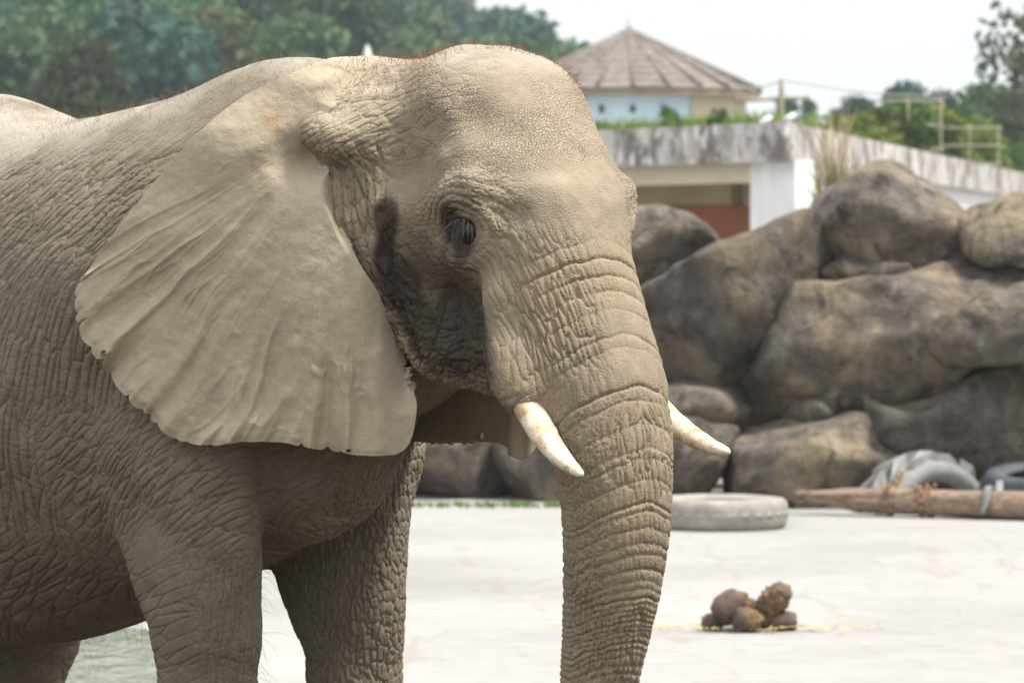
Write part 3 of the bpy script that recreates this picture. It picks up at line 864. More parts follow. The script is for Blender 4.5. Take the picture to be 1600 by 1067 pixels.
def near_ear(parent, mat, surf):
    root = spline([(555, 116), (548, 142), (528, 178), (506, 222), (514, 268), (524, 330), (555, 400), (592, 460), (615, 520), (634, 565), (640, 590)], 480)
    edge = [(528, 101), (505, 104), (475, 110), (420, 130), (370, 158), (320, 198), (270, 250), (225, 305), (180, 362), (145, 412), (116, 465), (120, 510), (138, 545), (165, 580), (196, 622), (235, 658),
            (275, 688), (330, 697), (385, 691), (430, 691), (480, 700), (530, 707), (575, 713), (615, 711), (637, 697), (648, 665), (651, 632), (646, 608)]
    edge = spline(edge, 480)
    nv = 480; nu = 190
    v = np.linspace(0, 1, nv)
    # folds fan out from the upper root: most of the lower margin hangs from it
    rp = np.interp(v, [0, .3, .62, .8, .9, .96, 1], [0, .13, .28, .41, .56, .80, 1]) * (nv - 1)
    root = np.stack([np.interp(rp, np.arange(nv), root[:, k_]) for k_ in (0, 1)], 1)
    # frayed margin: uneven lobes with small notches
    lob = np.zeros(nv)
    pos = [.0]
    rr = np.random.default_rng(3)
    while pos[-1] < 1: pos.append(pos[-1] + rr.uniform(.013, .034))
    pos = np.array(pos)
    k = np.clip(np.searchsorted(pos, v) - 1, 0, len(pos) - 2)
    t = (v - pos[k]) / (pos[k + 1] - pos[k])
    lob = 1 - np.sqrt(np.clip(1 - (2 * t - 1) ** 2, 0, 1)) ** .8
    dep = rr.uniform(3, 14, len(pos))[k]
    where = sstep(.40, .46, v) * (1 - .65 * sstep(.60, .66, v)) * (1 - sstep(.88, .92, v))
    cut = lob * dep * where
    for c, w, dd in ((.607, .0035, 9), (.832, .004, 6), (.80, .002, 6), (.52, .004, 8)):
        cut += dd * np.exp(-((v - c) / w) ** 2)
    u = np.linspace(0, 1, nu) ** .9
    dirv = edge - root
    ln = np.linalg.norm(dirv, axis=1, keepdims=True)
    E = edge - dirv / np.maximum(ln, 1) * np.minimum(cut[:, None], ln * .3)
    P2 = root[None] + (E - root)[None] * u[:, None, None]
    X, Z = P2[..., 0], P2[..., 1]
    # the free sheet lies back along the shoulder, slightly bowed
    s = np.clip((570 - X) / 450, 0, 1.1)
    Y = 10.745 + .25 * s ** 1.25
    Y -= .045 * np.exp(-(((X - 400) / 170) ** 2 + ((Z - 420) / 190) ** 2))
    Y += .07 * np.exp(-(((X - 485) / 45) ** 2 + ((Z - 250) / 36) ** 2))                 # hollow under the muscle
    Y += .05 * sstep(560, 640, X) * sstep(640, 480, Z) + .06 * sstep(590, 640, X) * sstep(650, 590, Z)
    Y += .035 * sstep(250, 100, Z)
    # leave the head where the ear is rooted
    ry = np.array([surf(x, z)[1] for x, z in root[::8]])
    ry = np.interp(np.arange(nv), np.arange(0, nv, 8), ry) + .03
    ry = np.convolve(np.pad(ry, 30, mode='edge'), np.ones(61) / 61, 'valid')
    Y = np.maximum(Y, Y + (ry[None] - .01 - Y) * sstep(.10, .0, v)[None])
    wid = .08 + .42 * sstep(.24, .06, v)
    wroot = sstep(0, 1, np.clip(1 - u[:, None] / wid[None], 0, 1)) * sstep(.93, .80, v)[None]
    Y = Y * (1 - wroot) + np.maximum(ry[None], Y) * wroot
    uu, vv = np.meshgrid(u, v, indexing='ij')
    P3 = np.stack([vv * 1.0, uu * 1.0, 0 * uu], -1).reshape(-1, 3)
    low = sstep(.30, .50, vv) * sstep(.95, .84, vv)
    # broad radiating pleats, then thin raised wrinkles with short cross lines
    wob = .012 * vnoise(P3 * np.array([3, 5, 1]), 1, 61, 2).reshape(uu.shape)
    pl = vnoise(np.stack([(vv + wob) * 26, uu * 1.4, 0 * uu], -1).reshape(-1, 3), 1, 62, 2).reshape(uu.shape)
    Y -= .042 * (1 - np.abs(pl) * 2) * low * uu ** 2.2
    pl2 = vnoise(np.stack([(vv + wob) * 9, uu * 2.0, 0 * uu], -1).reshape(-1, 3), 1, 63, 2).reshape(uu.shape)
    Y -= .020 * pl2 * sstep(.1, .6, uu) * sstep(.15, .4, vv)
    C = np.stack([(vv + wob * 1.4) * 46, uu * 5.0 + .5 * vnoise(P3 * np.array([14, 9, 1]), 1, 64).reshape(uu.shape), 0 * uu], -1).reshape(-1, 3)
    e = voronoi_edge(C, 65, .9).reshape(uu.shape)
    mod = sstep(-.25, .45, vnoise(P3 * np.array([16, 5, 1]), 1, 66, 2)).reshape(uu.shape)
    Y -= .0058 * np.exp(-(e / .07) ** 2) * low * sstep(.34, .70, uu) * mod
    Y += .0030 * vnoise(np.stack([X * .05, Z * .05, 0 * X], -1).reshape(-1, 3), 1, 67, 3).reshape(uu.shape)
    Y -= .05 * np.exp(-(((X - 330) / 90) ** 2 + ((Z - 215) / 70) ** 2)) + .03 * np.exp(-(((X - 215) / 80) ** 2 + ((Z - 350) / 80) ** 2))
    Y += .012 * sstep(.97, 1.0, uu) * where[None]
    # frontal lower lobe: soft diagonal creases
    G = np.empty(X.shape + (3,))
    k_ = Y / (_cp - (Z - 533.5) / FPX * _sp)
    G[..., 0] = (X - 800) / FPX * k_; G[..., 1] = Y; G[..., 2] = CAM[2] + k_ * (-(Z - 533.5) / FPX * _cp - _sp)
    thick = .020 - .014 * sstep(.2, 1, uu) + .022 * sstep(.30, .0, vv)
    rust = np.exp(-(((X - 430) / 13) ** 2 + ((Z - 195) / 24) ** 2)) + .5 * np.exp(-(((X - 418) / 18) ** 2 + ((Z - 182) / 14) ** 2))
    return sheet('ear', G, thick, mat, parent, dict(rust=rust), holes=[(at(165, 551, 10.98), .007, .011), (at(547, 702, 10.8), .008, .006)])

def far_ear(parent, mat):
    # path seen from above, front flap first: (px, Y), and the height of the lower margin along it
    path = spline([(846, 11.02), (822, 10.975), (800, 10.985), (793, 11.03), (797, 11.10), (775, 11.20), (730, 11.32), (680, 11.46), (630, 11.60), (585, 11.76)], 260)
    tt = np.linspace(0, 1, 260)
    low = pchip([0, .05, .12, .2, .27, .35, .6, .8, 1], [682, 709, 720, 713, 697, 692, 694, 690, 660], tt)
    top = np.interp(tt, [0, .08, .2, .3, .5, 1], [652, 560, 470, 400, 330, 260])
    r2 = np.random.default_rng(5)
    jag = vnoise(np.stack([tt * 70, 0 * tt, 0 * tt], 1), 1, 71, 2)
    low = low + 6 * np.abs(jag) * sstep(.25, .35, tt) - 3 * sstep(.0, .03, tt)
    u = np.linspace(0, 1, 70)
    PY = top[None] + (low - top)[None] * u[:, None]
    PX = np.repeat(path[None, :, 0], 70, 0)
    Y = np.repeat(path[None, :, 1], 70, 0) + .06 * (1 - u[:, None]) * sstep(.3, .2, tt)[None]
    Y = Y + .010 * vnoise(np.stack([np.repeat(tt[None] * 9, 70, 0), np.repeat(u[:, None] * 4, 260, 1), 0 * Y], -1).reshape(-1, 3), 1, 72, 2).reshape(Y.shape)
    k_ = Y / (_cp - (PY - 533.5) / FPX * _sp)
    G = np.stack([(PX - 800) / FPX * k_, Y, CAM[2] + k_ * (-(PY - 533.5) / FPX * _cp - _sp)], -1)
    return sheet('ear', G, np.full(Y.shape, .011), mat, parent, dict(rust=np.zeros(Y.shape)), holes=[(at(751, 681, 11.27), .010, .010)])

def tube_mesh(name, C, R, seg=20, flat=1.0, cap=True):
    C = np.asarray(C, float); R = np.asarray(R, float)
    T = np.gradient(C, axis=0); T /= np.linalg.norm(T, axis=1, keepdims=True)
    up = np.array([0, 0, 1.0])
    V = []
    for c, t, r in zip(C, T, R):
        x = np.cross(t, up)
        if np.linalg.norm(x) < 1e-3: x = np.array([1.0, 0, 0])
        x /= np.linalg.norm(x); y = np.cross(x, t)
        a = np.linspace(0, 2 * math.pi, seg, endpoint=False)
        V.append(c + r * (np.cos(a)[:, None] * x + flat * np.sin(a)[:, None] * y))
    n = len(C)
    V = np.concatenate(V + [C[:1], C[-1:]])
    F = []
    for i in range(n - 1):
        for j in range(seg):
            k = (j + 1) % seg
            F.append((i * seg + j, i * seg + k, (i + 1) * seg + k, (i + 1) * seg + j))
    if cap:
        for j in range(seg):
            k = (j + 1) % seg
            F.append((n * seg, k, j)); F.append((n * seg + 1, (n - 1) * seg + j, (n - 1) * seg + k))
    return mesh_np(name, V, F)

def tusk_material():
    m, N, L, B = new_mat('ivory')
    co = N.new('ShaderNodeTexCoord').outputs['Object']
    n1 = noise_node(N, L, co, 22, 6, .65)
    n2 = noise_node(N, L, co, 70, 5, .7, 1.0)
    base = ramp_node(N, L, n1, [(.35, (.36, .22, .10)), (.47, (.62, .50, .34)), (.6, (.74, .67, .54))])
    base = mix_node(N, L, .8, base, ramp_node(N, L, n2, [(.32, (.45, .34, .22)), (.45, (1, 1, 1))]), 'MULTIPLY')
    at_ = attr(N, 'root')
    base = mix_node(N, L, at_, base, (.34, .20, .075))
    L.new(base, B.inputs['Base Color'])
    B.inputs['Roughness'].default_value = .45
    L.new(bump_node(N, L, n2, .35, .003), B.inputs['Normal'])
    return m

def tusk(sg, mat, parent):
    ctl = [(.13, sg * .180, -.34), (.25, sg * .208, -.475), (.38, sg * .228, -.575 + (.02 if sg < 0 else 0)), (.48, sg * .240, -.625 + (.035 if sg < 0 else 0)), (.55, sg * .247, -.648 + (.045 if sg < 0 else 0))]
    C = spline([HEAD.w(*c) for c in ctl], 40)
    t = np.linspace(0, 1, 40)
    R = np.interp(t, [0, .35, .6, .8, .93, .98, 1], [.046, .045, .038, .029, .019, .013, .006])
    me = tube_mesh('tusk', C, R, 28, .86)
    V = get_co(me).copy()
    Nn = get_no(me)
    V = V + Nn * (.0022 * vnoise(V, 34, 81, 3))[:, None]
    me.vertices.foreach_set('co', V.astype(np.float32).ravel())
    tt = np.concatenate([np.repeat(t, 28), [0, 1]])
    root = sstep(.46, .36, tt + .05 * vnoise(V, 40, 82)) * .8
    set_attr(me, 'root', root)
    me.update()
    return link('tusk', me, mat, parent)

def hair_mesh(name, roots, dirs, lens, rad, seg=4, gravity=0.0, curl=.25, seed=1):
    r2 = np.random.default_rng(seed)
    n = len(roots)
    d = dirs / (np.linalg.norm(dirs, axis=1, keepdims=True) + 1e-9)
    side = np.cross(d, r2.normal(size=(n, 3))); side /= np.linalg.norm(side, axis=1, keepdims=True)
    x = np.cross(d, side)
    V = []
    for k in range(seg + 1):
        t = k / seg
        c = roots + d * (lens * t)[:, None] + side * (curl * lens * t * t)[:, None] + np.array([0, 0, -1.0]) * (gravity * lens * t * t)[:, None]
        rr = rad * (1 - .8 * t)
        for a in (0, 2.094, 4.189):
            V.append(c + rr * (math.cos(a) * side + math.sin(a) * x))
    V = np.stack(V, 1).reshape(-1, 3)                        # per hair (seg+1)*3
    m = (seg + 1) * 3
    F = []
    for k in range(seg):
        for j in range(3):
            j2 = (j + 1) % 3
            F.append((k * 3 + j, k * 3 + j2, k * 3 + 3 + j2, k * 3 + 3 + j))
    F = (np.array(F)[None] + (np.arange(n) * m)[:, None, None]).reshape(-1, 4)
    return mesh_np(name, V, F.astype(np.int32))

def plain_mat(name, col, rough=.6, spec=.4):
    m, N, L, B = new_mat(name)
    co = N.new('ShaderNodeTexCoord').outputs['Object']
    f = noise_node(N, L, co, 35, 3)
    L.new(ramp_node(N, L, f, [(.3, tuple(c * .7 for c in col)), (.7, tuple(min(1, c * 1.25) for c in col))]), B.inputs['Base Color'])
    B.inputs['Roughness'].default_value = rough
    B.inputs['Specular IOR Level'].default_value = spec
    return m

def build_elephant():
    el = empty('elephant', tuple(BODY.w(-.6, 0, 0)))
    tag(el, 'grey-brown wrinkled African elephant with short tusks and hanging trunk, standing on the pale ground', 'elephant')
    me, surf = build_elephant_mesh()
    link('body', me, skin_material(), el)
    em = ear_material()
    near_ear(el, em, surf)
    far_ear(el, em)
    iv = tusk_material()
    for sg in (1, -1):
        tusk(sg, iv, el)
    eyem = plain_mat('eye', (.014, .009, .006), .25, .3)
    for sg in (1, -1):
        bm = bmesh.new(); bmesh.ops.create_uvsphere(bm, u_segments=32, v_segments=20, radius=.043)
        for v in bm.verts: v.co = Vector(HEAD.w(.027, sg * .228, -.007)) + Vector(v.co)
        m_ = bpy.data.meshes.new('eye'); bm.to_mesh(m_); bm.free()
        link('eye', m_, eyem, el)
    # ---- hair
    V = get_co(me); NO = get_no(me)
    f, r, u = HEAD.l(V); bf, br, bz = BODY.l(V)
    r2 = np.random.default_rng(11)
    def pick(mask, n):
        i = np.nonzero(mask)[0]
        return r2.choice(i, min(n, len(i)), replace=False)
    crown = pick((u > .36) & (f > -.5) & (f < .1) & (NO[:, 2] > .5) & (vnoise(V, 4, 95) + 1.6 * sstep(-.1, -.4, f) > .1), 1100)
    neck = pick((bz > 2.40) & (NO[:, 2] > .6) & (bf < .62) & (bf > -1.7) & (u + bz * 0 < .6), 900)
    idx = np.concatenate([crown, neck])
    dirs = NO[idx] + r2.normal(size=(len(idx), 3)) * .35
    lens = r2.uniform(.012, .038, len(idx))
    link('hair', hair_mesh('hair', V[idx], dirs, lens, .0006, curl=.35, seed=2), plain_mat('bristle', (.24, .12, .05), .5), el)['kind'] = 'stuff'
    # eyelashes hang from the upper lid
    for sg in (1, -1):
        a = np.linspace(-.03, .08, 30)
        roots = np.array([HEAD.w(x, sg * (.274 + .006 * r2.random()), .032 - 6.0 * (x - .024) ** 2) for x in a])
        dd = np.array([HEAD.R * sg * .55 - HEAD.U * .9 + HEAD.F * .25 * (x - .015) / .04 for x in a]) + r2.normal(size=(30, 3)) * .28
        link('eyelashes', hair_mesh('eyelashes', roots, dd, r2.uniform(.03, .065, 30), .0007, gravity=.35, curl=.25, seed=3), plain_mat('lash', (.17, .165, .16), .5), el)['kind'] = 'stuff'
    # long thin hairs on the forelegs, the belly and the chin
    leg = pick((bf > .08) & (bf < .2) & (bz < 1.25) & (bz > .6) & (br > .1) & (NO @ BODY.F.astype(np.float32) > .7), 110)
    bel = pick((bz < 1.05) & (bf < -.45) & (bf > -1.3) & (NO[:, 2] < -.6), 170)
    chin = pick((u < -.36) & (f < .1) & (f > -.3) & (NO[:, 2] < -.3) & (bz > 1.5), 60)
    idx = np.concatenate([leg, bel, chin])
    link('hair', hair_mesh('hair', V[idx], NO[idx] + r2.normal(size=(len(idx), 3)) * .4, r2.uniform(.04, .11, len(idx)), .0005, gravity=.7, curl=.4, seed=4), plain_mat('thin_hair', (.08, .06, .04), .5), el)['kind'] = 'stuff'
    return el
# ================================================================== ground, pool
def ground_material():
    m, N, L, B = new_mat('sandy_ground')
    co = N.new('ShaderNodeTexCoord').outputs['Object']
    n1 = noise_node(N, L, co, .35, 6, .6)
    n2 = noise_node(N, L, co, 5.0, 6, .65)
    pale = ramp_node(N, L, n1, [(.3, (.238, .231, .220)), (.5, (.298, .292, .283)), (.72, (.332, .326, .317))])
    pale = mix_node(N, L, .7, pale, ramp_node(N, L, n2, [(.3, (.90, .88, .85)), (.6, (1.03, 1.03, 1.02))]), 'MULTIPLY')
    # stray straw-coloured and pinkish marks
    mp = N.new('ShaderNodeMapping'); mp.inputs['Scale'].default_value = (1.0, .22, 1); L.new(co, mp.inputs[0])
    n3 = noise_node(N, L, mp.outputs[0], 2.2, 4, .5, 1.5)
    pale = mix_node(N, L, ramp_node(N, L, n3, [(.60, (0, 0, 0)), (.68, (.35, .35, .35))]), pale, (.235, .192, .145))
    # hairline joints of the old concrete pad
    vr = N.new('ShaderNodeTexVoronoi'); vr.feature = 'DISTANCE_TO_EDGE'; vr.inputs['Scale'].default_value = .28
    wv = N.new('ShaderNodeMixRGB'); wv.blend_type = 'LINEAR_LIGHT'; wv.inputs[0].default_value = .15
    nz = N.new('ShaderNodeTexNoise'); nz.inputs['Scale'].default_value = .9; L.new(co, nz.inputs['Vector'])
    L.new(co, wv.inputs[1]); L.new(nz.outputs['Color'], wv.inputs[2]); L.new(wv.outputs[0], vr.inputs['Vector'])
    crk = ramp_node(N, L, vr.outputs['Distance'], [(.0, (1, 1, 1)), (.006, (0, 0, 0))])
    pale = mix_node(N, L, mathn(N, L, 'MULTIPLY', crk, .22), pale, (.20, .160, .125))
    # unseen dark zone under the elephant, added to cut bounce light
    sp = N.new('ShaderNodeSeparateXYZ'); L.new(co, sp.inputs[0])
    y = mathn(N, L, 'ADD', sp.outputs['Y'], mathn(N, L, 'MULTIPLY', n1, 3.0))
    mr = N.new('ShaderNodeMapRange'); mr.inputs['From Min'].default_value = 17.2; mr.inputs['From Max'].default_value = 16.0
    L.new(y, mr.inputs['Value'])
    dark_ground = ramp_node(N, L, n2, [(.3, (.045, .036, .026)), (.7, (.085, .068, .05))])
    base = mix_node(N, L, mr.outputs[0], pale, dark_ground)
    L.new(base, B.inputs['Base Color'])
    B.inputs['Roughness'].default_value = .9
    B.inputs['Specular IOR Level'].default_value = .15
    L.new(bump_node(N, L, n2, .35, .03), B.inputs['Normal'])
    return m

def build_ground():
    xs = np.concatenate([[-700, -200, -60], np.arange(-16, 17, 1.0), [60, 200, 700]])
    ys = np.concatenate([[-200, -40, 0], np.arange(6, 40, 1.0), [60, 120, 300, 1200]])
    X, Y = np.meshgrid(xs, ys, indexing='ij')
    P = np.stack([X, Y, 0 * X], -1).reshape(-1, 3)
    inside = (np.abs(P[:, 0]) < 15) & (P[:, 1] > 7) & (P[:, 1] < 38)
    P[:, 2] = np.where(inside & (P[:, 1] > 17.5), .012 * vnoise(P, .35, 401, 2), 0)
    idx = np.arange(len(P)).reshape(X.shape)
    q = np.stack([idx[:-1, :-1], idx[1:, :-1], idx[1:, 1:], idx[:-1, 1:]], -1).reshape(-1, 4)
    o = link('ground', mesh_np('ground', P, q.astype(np.int32)), ground_material())
    tag(o, 'pale bleached sandy concrete yard of the elephant enclosure', 'ground', kind='structure')
    # pool of greenish water on the far side of the elephant
    m, N, L, B = new_mat('pool_water')
    co = N.new('ShaderNodeTexCoord').outputs['Object']
    mp = N.new('ShaderNodeMapping'); mp.inputs['Scale'].default_value = (1, .5, 1); L.new(co, mp.inputs[0])
    nb = noise_node(N, L, mp.outputs[0], 5.0, 4, .6, .4)
    B.inputs['Base Color'].default_value = (.075, .075, .040, 1)
    L.new(ramp_node(N, L, noise_node(N, L, co, .8, 3), [(.3, (.075, .082, .030)), (.7, (.13, .125, .055))]), B.inputs['Base Color'])
    B.inputs['Roughness'].default_value = .08
    B.inputs['IOR'].default_value = 1.33
    L.new(bump_node(N, L, nb, .35, .02), B.inputs['Normal'])
    pts = []
    for k in range(90):
        a = 2 * math.pi * k / 90
        rx, ry = 6.0, 4.6
        c, s_ = math.cos(a), math.sin(a)
        e = 2 / 3.0
        x = -7.45 + rx * abs(c) ** e * (1 if c > 0 else -1) + .12 * math.sin(5 * a) + .06 * math.sin(11 * a + 1)
        y = 18.0 + ry * abs(s_) ** e * (1 if s_ > 0 else -1) + .15 * math.sin(4 * a + 2)
        pts.append((x, y, .022))
    me = mesh_np('water', pts, [list(range(90))])
    tag(link('water', me, m), 'murky greenish pool water with small ripples behind the elephant', 'water', kind='structure')

# ================================================================== rocks
def rock_material():
    m, N, L, B = new_mat('weathered_rock')
    co = N.new('ShaderNodeTexCoord').outputs['Object']
    oi = N.new('ShaderNodeObjectInfo')
    sh = N.new('ShaderNodeVectorMath'); sh.operation = 'ADD'
    L.new(co, sh.inputs[0])
    cb = N.new('ShaderNodeCombineXYZ'); L.new(mathn(N, L, 'MULTIPLY', oi.outputs['Random'], 37.0), cb.inputs[0]); L.new(cb.outputs[0], sh.inputs[1])
    v = sh.outputs[0]
    n1 = noise_node(N, L, v, 1.1, 6, .62, .6)
    n2 = noise_node(N, L, v, 5.0, 6, .7, .4)
    n3 = noise_node(N, L, v, 20, 5, .7)
    dark = ramp_node(N, L, n2, [(.3, (.052, .043, .034)), (.5, (.108, .090, .072)), (.72, (.195, .168, .138))])
    tan = ramp_node(N, L, n2, [(.3, (.125, .095, .056)), (.7, (.31, .25, .165))])
    base = mix_node(N, L, ramp_node(N, L, n1, [(.46, (0, 0, 0)), (.60, (1, 1, 1))]), dark, tan)
    # pale vertical run-off streaks
    mp = N.new('ShaderNodeMapping'); mp.inputs['Scale'].default_value = (5, 5, .45); L.new(v, mp.inputs[0])
    st = noise_node(N, L, mp.outputs[0], 1.4, 4, .6)
    base = mix_node(N, L, ramp_node(N, L, st, [(.58, (0, 0, 0)), (.70, (.6, .6, .6))]), base, (.25, .23, .205))
    base = mix_node(N, L, ramp_node(N, L, noise_node(N, L, v, 2.3, 5, .65, 1.2), [(.56, (0, 0, 0)), (.64, (.8, .8, .8))]), base, (.030, .025, .021))
    base = mix_node(N, L, .75, base, ramp_node(N, L, n3, [(.3, (.75, .74, .73)), (.7, (1.15, 1.15, 1.15))]), 'MULTIPLY')
    # tone of its own for each stone
    hs = N.new('ShaderNodeHueSaturation'); L.new(base, hs.inputs['Color'])
    L.new(mathn(N, L, 'ADD', mathn(N, L, 'MULTIPLY', oi.outputs['Random'], .5), .75), hs.inputs['Value'])
    L.new(hs.outputs[0], B.inputs['Base Color'])
    B.inputs['Roughness'].default_value = .85
    nb = bump_node(N, L, n2, .9, .16)
    nb = bump_node(N, L, n3, .6, .02, nb)
    L.new(nb, B.inputs['Normal'])
    return m

def poly_sd(P, poly):
    """Signed distance in 2D to a closed polygon (negative inside)."""
    poly = np.asarray(poly, float)
    d = np.full(len(P), 1e9); s = np.ones(len(P))
    n = len(poly)
    j = n - 1
    for i in range(n):
        a, b = poly[i], poly[j]
        e = b - a; w = P - a
        h = np.clip((w @ e) / (e @ e), 0, 1)
        q = w - h[:, None] * e
        d = np.minimum(d, (q ** 2).sum(1))
        c1 = P[:, 1] >= a[1]; c2 = P[:, 1] < b[1]; c3 = e[0] * w[:, 1] > e[1] * w[:, 0]
        flip = (c1 & c2 & c3) | (~c1 & ~c2 & ~c3)
        s = np.where(flip, -s, s)
        j = i
    return s * np.sqrt(d)

def boulder(mat, outline, Y, thick, rnd, label, lean=0.0, seed=1, rough=.10, res=.05, name='boulder', grp=None):
    """A rounded stone: its face outline (frame coordinates at distance Y), its own thickness and rounding."""
    W = np.array([at(x, y, Y)[[0, 2]] for x, y in outline])
    lo = np.array([W[:, 0].min() - .15, Y - thick - .3, W[:, 1].min() - .15]); hi = np.array([W[:, 0].max() + .15, Y + thick + .3, W[:, 1].max() + .15])
    n = np.ceil((hi - lo) / res).astype(int) + 1
    g = np.stack(np.meshgrid(*[lo[k] + res * np.arange(n[k]) for k in range(3)], indexing='ij'), -1).reshape(-1, 3)
    yo = (g[:, 1] - Y - thick) - lean * (g[:, 2] - W[:, 1].min())
    warp = .07 * vnoise(g, 1.3, seed * 7 + 1, 2), .07 * vnoise(g, 1.3, seed * 7 + 2, 2)
    d2 = poly_sd(np.stack([g[:, 0] + warp[0], g[:, 2] + warp[1]], 1), W)
    qx, qy = d2 + rnd, np.abs(yo) - thick + rnd
    d = np.minimum(np.maximum(qx, qy), 0) + np.sqrt(np.maximum(qx, 0) ** 2 + np.maximum(qy, 0) ** 2) - rnd
    # broken facets: a few planes shear the mass off
    r3 = np.random.default_rng(seed * 3 + 1)
    cen = np.array([W[:, 0].mean(), Y + thick, W[:, 1].mean()]); ext = np.array([np.ptp(W[:, 0]) / 2, thick, np.ptp(W[:, 1]) / 2])
    for q in range(16):
        nv_ = r3.normal(size=3) * np.array([.8, 1, .8]); nv_[1] = -abs(nv_[1]); nv_ /= np.linalg.norm(nv_)
        off = np.sqrt(((nv_ * ext) ** 2).sum()) * r3.uniform(.62, .95)
        dp = (g - cen) @ nv_ - off
        h_ = np.clip(.5 - .5 * (d - dp) / .025, 0, 1)
        d = d * (1 - h_) + dp * h_ + .025 * h_ * (1 - h_)
    nn = vnoise(g, 1.6, seed * 11 + 3, 3)
    d = d + .45 * rough * nn + .6 * rough * (np.abs(vnoise(g, 2.6, seed * 13 + 5, 3)) - .3) + .03 * vnoise(g, 7, seed * 5, 3)
    import openvdb
    G = openvdb.FloatGrid(1.0); G.copyFromArray(d.reshape(n).astype(np.float32))
    pts, quads = G.convertToQuads(0.0)
    V = np.asarray(pts) * res + lo
    o = link(name, mesh_np(name, V, np.asarray(quads, np.int32)[:, ::-1].copy()), mat)
    return tag(o, label, 'boulder' if name == 'boulder' else 'rock', grp)

def build_rocks():
    rm = rock_material()
    Yr = 33.0
    B = [
        # outline, Y, half thickness, rounding, label
        ([(900, 345), (960, 328), (1040, 326), (1100, 340), (1128, 365), (1110, 392), (1050, 440), (1000, 470), (900, 480)], 34.2, .9, .35, 'flat-topped grey boulder below the red-brown opening of the building', 2),
        ([(985, 520), (1010, 462), (1070, 428), (1130, 394), (1200, 362), (1265, 330), (1290, 338), (1292, 400), (1272, 470), (1225, 545), (1175, 592), (1110, 612), (1040, 604), (980, 600)], 33.2, .9, .45, 'big slanting brown slab boulder leaning up to the grass tuft', 3),
        ([(1282, 352), (1300, 312), (1345, 276), (1410, 258), (1475, 268), (1530, 300), (1562, 345), (1548, 392), (1490, 425), (1400, 424), (1330, 412), (1288, 402)], 33.4, .9, .45, 'dark domed boulder crowning the heap, with a white dropping on top', 4),
        ([(1510, 350), (1548, 322), (1610, 312), (1720, 322), (1730, 420), (1620, 420), (1550, 412), (1515, 385)], 33.3, .8, .3, 'dark knobbly boulder wedged beside the domed top boulder', 5),
        ([(1176, 620), (1192, 565), (1235, 500), (1270, 452), (1340, 446), (1420, 440), (1500, 424), (1600, 405), (1720, 400), (1730, 560), (1600, 545), (1500, 575), (1480, 640), (1420, 652), (1340, 632), (1290, 615), (1240, 642), (1190, 650)], 32.8, .9, .4, 'broad grey boulder with a dark hollow in its face, middle of the heap', 6),
        ([(1468, 545), (1490, 500), (1560, 466), (1640, 455), (1740, 470), (1740, 560), (1600, 566), (1500, 574)], 32.3, .6, .25, 'pale tan boulder jutting from the right of the heap', 7),
        ([(1380, 640), (1420, 648), (1480, 636), (1540, 590), (1620, 570), (1750, 580), (1750, 800), (1600, 800), (1480, 790), (1430, 740), (1385, 690)], 32.5, .9, .4, 'large smooth ochre boulder behind the tractor tyres', 8),
        ([(1095, 800), (1110, 745), (1150, 700), (1230, 665), (1320, 655), (1420, 672), (1490, 710), (1500, 800), (1300, 806)], 32.4, .8, .35, 'low grey-brown boulder standing on the ground beside the log tip', 9),
        ([(1000, 640), (1070, 612), (1180, 606), (1190, 640), (1150, 668), (1060, 672), (1000, 670)], 33.0, .6, .15, 'narrow ochre stone lying under the slanting slab', 10),
        ([(960, 810), (975, 690), (1030, 655), (1100, 662), (1150, 680), (1125, 735), (1095, 800)], 32.6, .7, .25, 'grey upright boulder behind the flat tyre', 11),
        ([(1292, 420), (1330, 404), (1400, 414), (1462, 424), (1470, 448), (1400, 456), (1300, 458)], 33.5, .5, .12, 'thin shelf stone in the gap below the domed boulder', 12),
        ([(1240, 662), (1252, 632), (1290, 616), (1316, 634), (1318, 662), (1290, 676)], 32.95, .4, .12, 'small pale wedge stone under the hollowed boulder', 13),
        ([(600, 812), (600, 640), (680, 655), (740, 650), (790, 665), (800, 810)], 33.4, .8, .3, 'brown mossy boulder seen below the far ear', 14),
        ([(775, 812), (782, 680), (830, 640), (900, 630), (990, 660), (1000, 812)], 33.2, .8, .3, 'grey boulder seen between the near tusk and the trunk', 15),
        ([(240, 812), (260, 650), (420, 630), (560, 640), (625, 660), (625, 812)], 33.6, .8, .3, 'brown boulder behind the elephant forelegs', 16),
        ([(700, 660), (740, 560), (840, 480), (960, 470), (1010, 560), (1000, 660), (900, 670)], 34.3, .9, .35, 'dark boulder stacked behind the trunk', 17),
    ]
    for out, Y, th, rnd, lab, sd in B:
        c = np.array(out, float); m_ = c.mean(0)
        c = m_ + (c - m_) * 1.10
        boulder(rm, c, Y - 1.35, th, rnd * .38, lab, seed=sd, lean=.22, rough=.12)
    boulder(rm, [(180, 815), (230, 680), (420, 640), (640, 600), (760, 500), (980, 400), (1100, 385), (1280, 362), (1420, 330), (1560, 345), (1780, 345), (1790, 815)], 33.6, .6, .2, 'dark continuous rock face behind the heaped boulders', seed=31, lean=.08, rough=.2, res=.09)
    # white bird dropping on the domed boulder
    mw = simple_mat('dropping', (.75, .75, .73), (.85, .85, .83), 30, .8, 0)
    return rm

